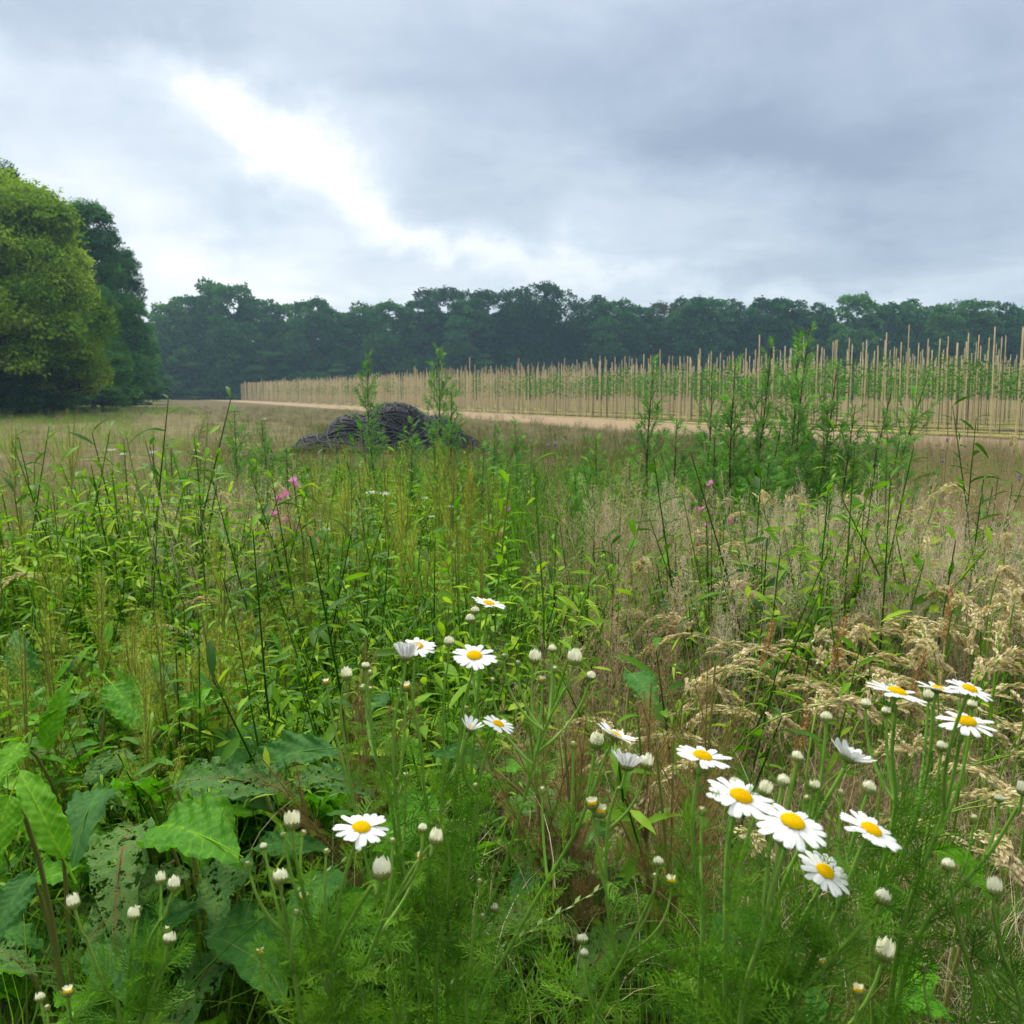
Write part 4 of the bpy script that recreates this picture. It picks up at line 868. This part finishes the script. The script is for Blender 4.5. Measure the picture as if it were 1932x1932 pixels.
# ------------------------------------------------------------------ small wild flowers
def wildflower(name, px, py, Y, w_, mk, kind, lab, cat, grp):
    c_ = P(px, py, Y); z = float(gz(c_.x, Y)); h = c_.z - z; e = empty(name, (c_.x, Y, z)); s_ = w_ * Y / F
    st = G(); tube(st, bez((U(-.1, .1), U(-.05, .1), 0), (0, 0, h * .6), (0, 0, h), 6), np.linspace(.0025, .0012, 6), 4); link('stem', st.mesh('stem', M_['dstem']), e)
    g = G()
    if kind == 'pea':
        for q in range(3):
            o_ = sph(1)[0] * s_ * .3; g.stamp(leaf(s_ * .6, s_ * .75, 4, -.3, .5), frames(nrm(np.array([[U(-1, 1), -.4, .7], [U(-1, 1), -1, .1]]))), np.array([o_, o_]))
    elif kind == 'thistle':
        n = 60; d = sph(n); d[:, 2] = np.abs(d[:, 2]) + .2; g.stamp(leaf(s_ * .55, s_ * .08, 2, .1, .2), frames(nrm(d)), np.zeros((n, 3)))
        tube(g, [(0, 0, -s_ * .5), (0, 0, -s_ * .3), (0, 0, 0)], [s_ * .1, s_ * .25, s_ * .16], 7, a=.1)
    else:
        n = 24; T = np.stack([RG.normal(size=n) * s_ * .3, RG.normal(size=n) * s_ * .3, U(-.1, .1, n) * s_], -1); g.stamp(leaf(s_ * .22, s_ * .2, 2, .1, .2), frames(nrm(sph(n) + np.array((0, -.3, 0)))), T)
    g.V = [v + np.array((0, 0, h)) for v in g.V]; link('flower', g.mesh('flower', M_[mk]), e); tag(e, lab, cat, grp)
for (px, py, l) in [(557, 915, 'topmost pink pea flower left of the bright dock clump'), (538, 936, 'pink pea flower just below the topmost one'), (528, 950, 'pink pea flower in the middle of the left spray'), (520, 972, 'leftmost pink pea flower of the left spray'),
                    (560, 1003, 'lowest pink pea flower of the left spray'), (540, 986, 'small pale pink pea flower between the lower two'), (958, 962, 'small pink flower at the right edge of the dock clump'), (945, 1012, 'upper pink blossom of the pair right of the dock clump'), (942, 1028, 'lower pink blossom of the pair right of the dock clump'),
                    (1322, 962, 'pale pink blossom under the second tall mugwort'), (1332, 992, 'pink blossom below the pale one under the mugworts'), (1380, 985, 'pink blossom between the mugwort stems'), (1338, 915, 'highest pink blossom among the mugworts')]:
    wildflower('pea_flower', px, py, 3.2, 19 if px < 600 else 12, 'pea', 'pea', l, 'wild flower', 'pink pea flowers')
for (px, py, w_, l) in [(1034, 841, 10, 'purple thistle head right of the hose heap, left of two'), (1048, 838, 10, 'purple thistle head right of the hose heap, right of two'), (1629, 858, 8, 'tiny purple thistle head between the leaning mugworts'), (1787, 830, 9, 'purple thistle head against the nursery soil at right'),
                        (1779, 869, 9, 'purple thistle head below the one against the nursery soil'), (1924, 900, 15, 'dull purple thistle head on a tall stem at the right edge')]:
    wildflower('thistle', px, py, 4.5, w_, 'purple', 'thistle', l, 'thistle', 'purple thistle heads')
for (px, py, w_, l) in [(212, 848, 13, 'white flower cluster at far left, leftmost'), (232, 857, 12, 'white flower cluster at far left, second'), (289, 853, 14, 'white flower cluster at far left, third'), (701, 929, 18, 'white flowers at the top left of the dock clump'), (726, 931, 16, 'white flowers next to the top left ones in the dock clump'),
                        (815, 974, 12, 'small white flower in the middle of the dock clump'), (803, 939, 10, 'tiny white flower above the middle one in the dock clump'), (618, 998, 16, 'white flowers at the left foot of the dock clump'), (849, 955, 9, 'tiny white flower at the right of the dock clump'), (500, 790, 8, 'tiny white flowers left of the hose heap')]:
    wildflower('white_flower', px, py, 3.1 if py > 900 else 6, w_, 'wf', 'w', l, 'wild flower', 'small white wild flowers')

# ------------------------------------------------------------------ mayweed (the daisies)
def thread_leaf():                                   # twice-divided thread-like leaf, unit length along +Y
    g = G(); n = 9; rz = np.linspace(.0, 1, 6); mid = np.stack([0 * rz, rz, .12 * rz ** 2], -1); ribbon(g, mid, .026, (1, 0, .3))
    for k in range(8):
        f_ = .12 + .84 * k / 7; b = np.array((0, f_, .12 * f_ ** 2)); L = .42 * math.sin(.35 + f_ * 2.3) * U(.8, 1.2)
        for s_ in (-1, 1):
            d = nrm(np.array((s_, U(.7, 1.2), U(-.1, .5)))); m_ = b + d * L * .5; e = m_ + nrm(d + np.array((0, .5, .15))) * L * .55
            ribbon(g, np.array([b, m_, e]), .017, nrm(np.cross(d, (0, 0, 1.))) + np.array((0, 0, .4)))
            for q in range(2):
                d2 = nrm(d + sph(1)[0] * .8 + np.array((0, .4, .2))); p_ = b + d * L * (.3 + .35 * q); ribbon(g, np.array([p_, p_ + d2 * L * .45]), .018, nrm(np.cross(d2, (0, .3, 1.))))
    return g.arr()
TL = [thread_leaf() for _ in range(5)]
def petals(r, n, lift, seed, gap=1., curl=0.):       # ray florets; radius r, lift = angle above the disc plane
    g = G(); rs = np.random.default_rng(seed); r0 = r * .22
    for k in range(n):
        th = 2 * math.pi * (k + rs.uniform(-.18, .18)) / n; L = (r - r0) * rs.uniform(.86, 1.06); W = min(2 * math.pi * r / n * .86, r * .30) * rs.uniform(.85, 1.1) * gap
        t_ = np.array([0, .18, .42, .68, .88, .965, 1.0]); wd = np.array([.42, .72, .95, 1.0, .86, .62, .30]) * W / 2; el = lift + rs.uniform(-.14, .14)
        c = np.array((-1, -.5, 0, .5, 1.))
        yl = L * t_; dz_ = math.sin(el) * yl * (1 - curl * t_) - .10 * L * t_ ** 2 * (1 if lift < .5 else -.4); yy = r0 + yl * math.cos(el)
        X_ = wd[:, None] * c[None]; Y_ = yy[:, None] + 0 * X_; Y_[-1] += np.array((-.05, 0.012, -.03, 0.015, -.05)) * L
        Z_ = dz_[:, None] - .10 * W * (c[None] ** 2) + .045 * W * np.cos(c[None] * math.pi * 2.2) + rs.uniform(-.02, .02) * X_ 
        sk = rs.uniform(-.10, .10); X_ = X_ + sk * (yl ** 2)[:, None] / L
        c_, s2 = math.cos(th), math.sin(th); v = np.stack([X_ * c_ - Y_ * s2, X_ * s2 + Y_ * c_, Z_ + .0004 * (k % 2)], -1).reshape(-1, 3)
        i_ = np.arange(6)[:, None] * 5; j_ = np.arange(4)[None]; g.add(v, np.stack([i_ + j_, i_ + j_ + 1, i_ + 5 + j_ + 1, i_ + 5 + j_], -1).reshape(-1, 4), a=rs.uniform(.3, .8))
    return g
def disc(r, hgt):
    g = G(); n = 9; rr_ = r * np.sin(np.linspace(0, math.pi / 2, n)); zz = hgt * np.cos(np.linspace(0, math.pi / 2, n)); th = np.arange(20) * 2 * math.pi / 20
    v = np.stack([rr_[:, None] * np.cos(th), rr_[:, None] * np.sin(th), zz[:, None] + 0 * th], -1); i_ = np.arange(n - 1)[:, None] * 20; j_ = np.arange(20)[None]; j2 = (j_ + 1) % 20
    g.add(v.reshape(-1, 3), np.stack([i_ + j_, i_ + 20 + j_, i_ + 20 + j2, i_ + j2], -1).reshape(-1, 4), a=.3)
    N = 150; k = np.arange(N); ph = k * 2.39996; q = np.sqrt((k + .5) / N); ang = q * math.pi / 2 * .97
    d = np.stack([np.cos(ph) * np.sin(ang), np.sin(ph) * np.sin(ang), np.cos(ang)], -1); T = d * np.array((r, r, hgt))
    b = G(); tube(b, [(0, -.25, 0), (0, .6, 0), (0, 1.0, 0)], [.62, .55, .12], 5); g.stamp(b, frames(d) * (r * .095), T, np.where(q < .35, .35, .75) + U(-.15, .15, N)); return g
def cup(r, h, open_=1.):                             # involucre: green cup with overlapping bracts, origin at its top centre
    g = G(); n = 7; t_ = np.linspace(0, 1, n); rr_ = r * np.sqrt(1 - (1 - t_) ** 2 * .97); z = -h * (1 - t_); th = np.arange(14) * 2 * math.pi / 14
    v = np.stack([rr_[:, None] * np.cos(th), rr_[:, None] * np.sin(th), z[:, None] + 0 * th], -1); i_ = np.arange(n - 1)[:, None] * 14; j_ = np.arange(14)[None]; j2 = (j_ + 1) % 14
    g.add(v.reshape(-1, 3), np.stack([i_ + j_, i_ + j2, i_ + 14 + j2, i_ + 14 + j_], -1).reshape(-1, 4), a=.25)
    for row in range(3):
        m_ = 13; tt = np.arange(m_) * 2 * math.pi / m_ + row * .25; f_ = .30 + .22 * row; rb = r * math.sqrt(1 - (1 - f_) ** 2); zb = -h * (1 - f_)
        T = np.stack([np.cos(tt) * rb * 1.03, np.sin(tt) * rb * 1.03, np.full(m_, zb)], -1); d = np.stack([np.cos(tt) * (.55 - .15 * row), np.sin(tt) * (.55 - .15 * row), np.full(m_, 1.)], -1)
        upv = np.stack([np.cos(tt), np.sin(tt), -.2 + 0 * tt], -1); x_ = nrm(np.cross(nrm(d), upv)); M = np.stack([x_, nrm(d), np.cross(x_, nrm(d))], -1) * (h * .62)
        g.stamp(leaf(1, .42, 3, -.12, -.2), M, T, U(.35, 1.0, m_))
    return g
def budhead(r, kind, seed):
    """closed or half open head; returns petal geometry (or none) and disc geometry (or none)"""
    rs = np.random.default_rng(seed); pg = None; dg = None
    if kind in 'wb':                                 # white or barely open: a cone of upright rolled florets
        pg = G(); n = 15; L = r * (1.45 if kind == 'w' else 1.0)
        for k in range(n + 9):
            inner = k >= n; th = 2 * math.pi * k / (9 if inner else n) + rs.uniform(-.1, .1); rb = r * (.42 if inner else .80); l2 = L * rs.uniform(.68, 1.12) * (1.1 if inner else 1.)
            t_ = np.linspace(0, 1, 6); ro = rb * (1 + .22 * np.sin(t_ * 2.2) - (.40 if kind == 'w' else .55) * t_ ** 2 + rs.uniform(-.08, .30) * t_ ** 2); wd = r * .42 * np.array((.8, 1, 1.05, .95, .75, .3)) / 2
            c = np.array((-1., 0, 1.)); X_ = wd[:, None] * c; Y_ = ro[:, None] - .25 * np.abs(X_) ; Z_ = (l2 * t_)[:, None] - .1 * r + 0 * X_; c_, s2 = math.cos(th), math.sin(th)
            v = np.stack([X_ * c_ - Y_ * s2, X_ * s2 + Y_ * c_, Z_], -1).reshape(-1, 3); i_ = np.arange(5)[:, None] * 3; j_ = np.arange(2)[None]; pg.add(v, np.stack([i_ + j_, i_ + j_ + 1, i_ + 4 + j_, i_ + 3 + j_], -1).reshape(-1, 4), a=rs.uniform(.2, .9))
    elif kind == 'y':
        dg = disc(r * .62, r * .4); pg = petals(r * 1.15, 15, .95, seed, 1.)
    elif kind == 'g':
        pg = G(); n = 16; d = sph(n); d[:, 2] = np.abs(d[:, 2]) + .8; pg.stamp(leaf(r * .9, r * .34, 3, .2, .3), frames(nrm(d)), nrm(d) * r * .25, U(.0, .6, n))
    return pg, dg
def orient(px, py, asp, roll):
    """unit vectors of a head whose disc shows with the height/width ratio asp, turned by roll degrees (clockwise)"""
    v = -raydir(px, py).normalized(); rt = Vector((0, 0, 1)).cross(v).normalized(); up = v.cross(rt); a = R(roll)
    upr = up * math.cos(a) + rt * math.sin(a); n = v * asp + upr * math.sqrt(max(0, 1 - asp * asp)); x = rt - n * rt.dot(n); x.normalize(); return Matrix((x, n.cross(x), n)).transposed(), n
FD = .042
W_ = [  # plants: label, root (px, y), shoots: (distance, path below the top head, heads: px, py, width, kind, aspect, roll[, petals, lift])
 ('mayweed with white buds only at the bottom left', (245, 2600, .80), [
  (.76, [(300, 1742), (279, 1790), (264, 1930), (255, 2080)], [(328, 1667, 27, 'w', .1, 12), (303, 1656, 22, 'w', .1, 0)]),
  (.74, [(164, 1775), (198, 1862), (225, 1910), (235, 2080)], [(138, 1701, 28, 'w', .1, -8)]),
  (.78, [(245, 1820), (238, 1910), (235, 2080)], [(252, 1724, 26, 'w', .1, 5), (262, 1712, 14, 'g', .1, 10)]),
  (.75, [(308, 1822), (283, 1890), (256, 2080)], [(320, 1767, 30, 'b', .2, 15), (314, 1752, 20, 'g', .1, 5)]),
  (.70, [(140, 1925), (170, 2080)], [(128, 1871, 28, 'y', .3, 0), (75, 1879, 22, 'b', .2, -5), (88, 1899, 15, 'g', .1, 0)])]),
 ('mayweed with one open daisy and fat white buds left of the middle', (630, 2600, .82), [
  (.72, [(556, 1610), (574, 1690), (600, 1800), (632, 1900), (628, 2080)], [(551, 1547, 36, 'w', .1, 0), (572, 1569, 15, 'g', .1, 10), (534, 1573, 14, 'g', .1, -8), (573, 1693, 24, 'y', .5, 5)]),
  (.70, [(534, 1700), (545, 1780), (565, 1900), (590, 2080)], [(529, 1650, 34, 'b', .2, 0), (497, 1595, 17, 'b', .1, -10), (467, 1628, 15, 'g', .1, -10), (559, 1718, 14, 'g', .1, 10)]),
  (.74, [(671, 1592), (641, 1692), (634, 1784), (621, 1850), (628, 1932), (632, 2080)], [(682, 1562, 105, 'F', .58, 4, 21, .03), (616, 1604, 15, 'g', .1, 5), (491, 1796, 20, 'y', .4, 0)]),
  (.72, [(700, 1675), (640, 1778), (624, 1850), (636, 2080)], [(720, 1639, 42, 'w', .15, 0)]),
  (.76, [(811, 1597), (773, 1649), (724, 1738), (690, 1814), (636, 1900), (640, 2080)], [(823, 1579, 31, 'w', .1, 12), (797, 1560, 21, 'b', .1, 0), (793, 1617, 23, 'y', .5, 15), (740, 1584, 15, 'g', .1, 0)])]),
 ('tall mayweed in the middle with the two flat daisies side by side', (800, 2500, 1.0), [
  (.98, [(649, 1290), (643, 1344), (653, 1417), (669, 1526), (690, 1620), (720, 1750), (742, 1900), (770, 2080)], [(654, 1271, 25, 'w', .1, 0), (615, 1287, 18, 'y', .1, -8)]),
  (1.02, [(695, 1310), (700, 1350), (710, 1430), (735, 1500), (750, 1620), (765, 1800), (780, 2080)], [(690, 1254, 19, 'b', .1, 0), (698, 1267, 14, 'g', .1, 10), (684, 1295, 19, 'g', .1, -10), (698, 1298, 14, 'g', .1, 10)]),
  (1.0, [(757, 1300), (746, 1350), (742, 1420), (748, 1520), (762, 1640), (785, 1780), (800, 2080)], [(766, 1240, 44, 'H', .05, 3, 17, 1.0), (765, 1296, 26, 'y', .25, 0), (749, 1470, 14, 'g', .1, 0), (765, 1461, 17, 'g', .1, 0), (740, 1640, 15, 'g', .1, 0)]),
  (1.03, [(782, 1260), (780, 1330), (795, 1410), (800, 1480), (810, 1560), (812, 1680), (822, 1800), (820, 2080)], [(786, 1220, 78, 'F', .42, 2, 20, .05)]),
  (.99, [(840, 1280), (836, 1350), (838, 1450), (832, 1540), (848, 1620), (840, 1720), (825, 1820), (815, 2080)], [(847, 1208, 24, 'b', .1, 0), (879, 1334, 13, 'g', .1, 0)])]),
 ('tall mayweed carrying the highest daisy', (850, 2500, 1.05), [
  (1.0, [(885, 1290), (872, 1340), (866, 1400), (860, 1500), (852, 1620), (845, 1760), (845, 2080)], [(895, 1238, 89, 'F', .52, 3, 20, .05), (897, 1480, 14, 'g', .1, 0)]),
  (1.08, [(915, 1200), (903, 1290), (897, 1370), (890, 1450), (880, 1560), (870, 1720), (855, 2080)], [(922, 1140, 68, 'F', .20, 14, 19, .22), (896, 1149, 20, 'b', .1, 0), (887, 1165, 22, 'b', .1, 0)]),
  (.97, [(925, 1400), (905, 1470), (900, 1540), (882, 1650), (865, 1760), (860, 2080)], [(940, 1367, 66, 'F', .38, 22, 15, .12), (887, 1374, 42, 'H', .35, 22, 12, .75), (933, 1710, 21, 'b', .1, 0), (911, 1728, 18, 'g', .1, 0)]),
  (1.0, [(1060, 1310), (1030, 1370), (1010, 1430), (985, 1520), (950, 1640), (905, 1760), (880, 1860), (865, 2080)], [(1084, 1240, 31, 'w', .1, 8), (1009, 1239, 28, 'w', .1, 8), (1042, 1222, 19, 'b', .1, 0), (1046, 1260, 17, 'g', .1, 0), (1023, 1283, 20, 'y', .1, 0), (977, 1249, 15, 'g', .1, 0), (951, 1236, 14, 'g', .1, 0), (1116, 1273, 21, 'b', .3, 15), (929, 1281, 12, 'g', .1, 0)])]),
 ('mayweed with tilted half-open daisies right of the middle', (1000, 2500, .95), [
  (.93, [(1145, 1420), (1115, 1500), (1080, 1580), (1010, 1700), (960, 1790), (905, 1900), (900, 2080)], [(1160, 1389, 79, 'F', .13, 24, 17, .38), (1126, 1397, 33, 'w', .15, 10), (1081, 1402, 16, 'g', .1, 0), (1121, 1425, 12, 'g', .1, 0), (1023, 1488, 18, 'g', .1, 0)]),
  (.88, [(1165, 1490), (1148, 1550), (1143, 1650), (1150, 1740), (1165, 1850), (1150, 2080)], [(1183, 1446, 60, 'H', .03, 10, 16, .8), (1132, 1531, 36, 'y', .25, 8), (1117, 1516, 32, 'y', .35, -5), (1221, 1437, 29, 'w', .1, 10), (1099, 1769, 25, 'b', .1, 0), (1102, 1796, 20, 'b', .1, 0)]),
  (.88, [(1225, 1700), (1180, 1800), (1130, 1900), (1080, 2080)], [(1242, 1623, 24, 'b', .1, 0), (1266, 1662, 28, 'y', .25, 0), (1235, 1650, 14, 'g', .1, 0)]),
  (.9, [(900, 1700), (890, 1800), (880, 1900), (900, 2080)], [(905, 1660, 12, 'g', .1, 0)])]),
 ('mayweed with the largest daisies at the lower right', (1400, 2500, .66), [
  (.70, [(1320, 1446), (1309, 1519), (1307, 1586), (1320, 1680), (1326, 1760), (1320, 1905), (1330, 2080)], [(1325, 1428, 112, 'F', .33, 13, 14, .14), (1324, 1526, 20, 'g', .1, 0)]),
  (.64, [(1387, 1535), (1374, 1604), (1370, 1723), (1368, 1850), (1370, 2080)], [(1398, 1504, 134, 'F', .47, 18, 22, .06), (1387, 1474, 27, 'b', .1, 8), (1400, 1580, 20, 'g', .1, 0), (1444, 1488, 30, 'w', .1, 20)]),
  (.60, [(1482, 1600), (1455, 1690), (1437, 1770), (1410, 1850), (1395, 1950), (1390, 2080)], [(1495, 1552, 143, 'F', .47, 17, 16, -.08), (1478, 1581, 33, 'b', .1, 10), (1479, 1470, 28, 'b', .1, 12), (1505, 1425, 26, 'b', .1, 10)]),
  (.66, [(1545, 1680), (1505, 1750), (1480, 1810), (1440, 1900), (1415, 2080)], [(1556, 1645, 108, 'F', .56, 30, 16, .1), (1552, 1815, 25, 'y', .1, 0)]),
  (.66, [(1625, 1600), (1600, 1665), (1575, 1730), (1520, 1830), (1470, 1920), (1430, 2080)], [(1643, 1567, 124, 'F', .36, 23, 17, .10), (1641, 1482, 32, 'b', .1, 15), (1586, 1493, 18, 'g', .1, 0), (1537, 1479, 26, 'b', .1, 10), (1522, 1504, 16, 'g', .1, -10)]),
  (.72, [(1590, 1455), (1545, 1535), (1500, 1620), (1460, 1720), (1440, 1850), (1430, 2080)], [(1601, 1430, 84, 'H', .03, 24, 17, .55), (1559, 1350, 26, 'b', .1, 0)]),
  (.64, [(1655, 1712), (1600, 1775), (1560, 1820), (1500, 1890), (1440, 2080)], [(1667, 1688, 37, 'b', .1, 18), (1670, 1793, 42, 'w', .15, 12), (1619, 1868, 30, 'y', .3, 0)])]),
 ('mayweed with a row of daisies level at the right edge', (1660, 2500, .80), [
  (.76, [(1690, 1335), (1683, 1420), (1690, 1500), (1680, 1580), (1655, 1680), (1645, 1800), (1650, 2080)], [(1692, 1307, 108, 'F', .17, 14, 21, .12), (1634, 1325, 24, 'b', .1, 0), (1673, 1339, 24, 'b', .1, 0)]),
  (.82, [(1760, 1335), (1755, 1420), (1735, 1520), (1700, 1620), (1665, 1720), (1655, 1900), (1655, 2080)], [(1768, 1301, 80, 'F', .10, 8, 16, .25), (1752, 1311, 24, 'w', .1, 0)]),
  (.74, [(1812, 1390), (1795, 1480), (1775, 1550), (1740, 1640), (1712, 1720), (1685, 1850), (1665, 2080)], [(1822, 1363, 117, 'F', .34, 5, 12, .03), (1829, 1301, 88, 'F', .27, 18, 15, .1), (1834, 1327, 22, 'b', .1, 0), (1778, 1405, 26, 'b', .1, 5)]),
  (.72, [(1920, 1525), (1870, 1605), (1800, 1685), (1745, 1745), (1700, 1860), (1675, 2080)], [(1930, 1487, 26, 'w', .1, 0), (1885, 1504, 21, 'b', .1, 0), (1837, 1541, 20, 'g', .1, 0)]),
  (.70, [(1872, 1705), (1888, 1790), (1912, 1850), (1925, 1930), (1880, 2080)], [(1876, 1673, 33, 'w', .1, 0), (1824, 1662, 20, 'g', .1, 0), (1831, 1697, 18, 'g', .1, 0), (1853, 1752, 22, 'g', .1, 0), (1890, 1873, 16, 'g', .1, 0)]),
  (.70, [(1792, 1665), (1806, 1740), (1830, 1830), (1840, 1900), (1800, 2080)], [(1789, 1628, 29, 'b', .1, 0), (1744, 1823, 21, 'g', .1, 0), (1842, 1921, 26, 'g', .1, 0)])])]
seed = 100
LWID = {}
for (lab, (rx, ry, rY), shoots) in W_:
    rp = P(rx, 1900, rY); z0 = float(gz(rp.x, rY)); org = Vector((rp.x, rY, z0)); e = empty('mayweed', org); tag(e, lab, 'mayweed', 'mayweed plants with daisy flowers')
    lM = []; lT = []; lA = []
    for (Y, path, heads) in shoots:
        st = G(); hx_, hy_ = heads[0][:2]
        pp = []; np_ = len(path)
        for q, (px, py) in enumerate(path): pp.append(np.array(P(px, py, Y + (rY - Y) * (q + 1) / (np_ + 1) * .6)))
        lo = pp[-1]; pp.append(np.array((lo[0] * .5 + org.x * .5, lo[1] * .5 + org.y * .5, (lo[2] + z0) / 2))); pp.append(np.array(org) + np.array((U(-.02, .02), U(-.02, .02), 0)))
        main = None
        for hi, hd_ in enumerate(heads):
            px, py, wpx, kd = hd_[:4]; asp, roll = hd_[4], hd_[5]; Yh = Y if hi == 0 else Y + (U(.012, .06) if kd not in 'FH' else -.02); c_ = P(px, py, Yh); Mx, nv = orient(px, py, asp, roll)
            wid = wpx * (c_ - Vector((0, 0, H))).dot(raydir(966, 966)) / F; seed += 1
            if kd in 'FH':
                npz, lift = hd_[6], hd_[7]; r_ = wid / 2 / max(math.cos(lift), .55) ; dr = min(r_, .024) * .30
                cr_ = dr * (1.0 if kd == 'F' else 1.1); cg_ = cup(cr_, cr_ * .62); pg = petals(r_, npz, lift, seed, 1.0 if npz > 13 else .9); dg = disc(dr * (1.05 if kd == 'F' else .8), dr * .55)
                dg.V = [v + np.array((0, 0, dr * .05)) for v in dg.V]; nm = 'flower_head'; pm = M_['petal']
            else:
                br = wid / 2 * (.92 if kd in 'wby' else .85); cg_ = cup(br * .93, br * (.80 if kd != 'g' else 1.2)); pg, dg = budhead(br, kd, seed); nm = 'flower_bud'; pm = M_['budp']; cr_ = br
            mw = Matrix.Translation(c_ - org) @ Mx.to_4x4() 
            if kd in 'wbg': mw = mw @ Matrix.Translation((0, 0, -cr_ * .35))
            ho = link(nm, cg_.mesh(nm, M_['bract']), e, M=mw)
            if pg: link('petals', pg.mesh('petals', pm), ho)
            if dg: link('disc', dg.mesh('disc', M_['disc']), ho)
            tip = np.array(c_ - nv * cr_ * (.5 if kd in 'FH' else 1.0)); sw_ = .0009 + .0005 * min(1, wpx / 50)
            if hi == 0:
                main = spline([tip] + [tip * .55 + pp[0] * .45 - np.array(nv) * .008] + pp, 6); tube(st, main - np.array(org), np.interp(np.arange(len(main)), [0, 3, len(main) * .5, len(main) - 1], [sw_ * 1.25, sw_ * .9, .0018, .0030]), 6, a=np.repeat(np.interp(np.arange(len(main)), [0, len(main)], [.7, .3]), 6)); mp_ = main
            else:
                dmin = .045 + .05 * RG.random() + max(0, (heads[0][1] - py)) * .0002; cand = [k for k in range(len(mp_)) if mp_[k][2] < tip[2] - dmin]; k = cand[0] if cand else len(mp_) - 5; j_ = mp_[k]
                if np.linalg.norm(j_ - tip) > .30: k = min(k + 3, len(mp_) - 1); j_ = mp_[k]
                cv = bez(tip, tip - np.array(nv) * np.linalg.norm(j_ - tip) * .55, j_, 9); tube(st, cv - np.array(org), np.linspace(sw_, .0017, 9), 5, a=.6)
                for q in range(1, 8, 2): lM.append(cv[q]); lT.append(.35)
        n_ = len(main)
        for k in range(2, n_ - 3):
            pz = main[k]; ypx = k / n_
            m_ = (RG.random() < .4) + (k > n_ * .35) * (RG.random() < .8) + 1 * (k > n_ * .6)
            for q in range(int(m_)):
                if k < n_ * .15 and RG.random() < .7: continue
                lM.append(pz + (main[k + 1] - pz) * RG.random()); lT.append(float(np.interp(k / n_, [0, .2, .5, 1], [.3, .5, 1.0, 1.3])))
        link('stem', st.mesh('stem', M_['mstem']), e)
    lv = G(); pts = np.array(lM); sc = np.array(lT) * U(.022, .045, len(pts)); d = sph(len(pts)); d[:, 2] = np.abs(d[:, 2]) * .8 + .15; idx = RG.integers(0, 5, len(pts))
    for k in range(5):
        q = idx == k; lv.stamp(TL[k], scl(frames(nrm(d[q]), roll=U(0, 6.28, q.sum())), sc[q]), pts[q] - np.array(org), U(.2, .8, q.sum()))
    tag(link('leaves', lv.mesh('leaves', M_['mleaf']), e), kind='stuff')
# feathery non-flowering shoots of mayweed at the foot of the daisies
fe = []
for _ in range(5):
    g0 = G(); h = .42; tube(g0, bez((0, 0, 0), (U(-.03, .03), 0, h * .5), (U(-.06, .06), U(-.05, .05), h), 6), np.linspace(.0022, .001, 6), 4, a=.5)
    n = 15; f_ = RG.random(n); T = np.stack([U(-.02, .02, n), U(-.02, .02, n), h * f_], -1); d = sph(n); d[:, 2] = np.abs(d[:, 2]) + .25
    for k in range(5): g0.stamp(TL[k], scl(frames(nrm(d[k::5]), roll=U(0, 6.28, len(d[k::5]))), U(.04, .075, len(d[k::5]))), T[k::5], U(.25, .75, len(d[k::5])))
    fe.append(g0.arr())
n = 25; Y = U(.85, 1.35, n); px = np.where(RG.random(n) < .75, U(620, 1500, n), U(430, 1940, n)); x = (px - 966) / F * Y
g = G(); lay(g, fe, x, Y, U(.65, 1.05, n)); tag(link('feathery_foliage', g.mesh('feathery_foliage', M_['mleaf'])), 'fine feathery green leaves massed at the foot of the daisies', 'foliage', kind='stuff')

# ------------------------------------------------------------------ haze
hb = G(); x0, x1, y0, y1, z0, z1 = -820, 820, -70, 910, -1.2, 40
hb.add([(x0, y0, z0), (x1, y0, z0), (x1, y1, z0), (x0, y1, z0), (x0, y0, z1), (x1, y0, z1), (x1, y1, z1), (x0, y1, z1)], [(0, 3, 2, 1), (4, 5, 6, 7), (0, 1, 5, 4), (1, 2, 6, 5), (2, 3, 7, 6), (3, 0, 4, 7)])
m, t = mat('haze'); pv = nd('ShaderNodeVolumePrincipled', t); pv.inputs['Color'].default_value = (.50, .78, 1.0, 1); pv.inputs['Density'].default_value = .00055; pv.inputs['Anisotropy'].default_value = .3
o_ = nd('ShaderNodeOutputMaterial', t); t.links.new(pv.outputs[0], o_.inputs['Volume'])
tag(link('haze', hb.mesh('haze', m, False)), kind='stuff')
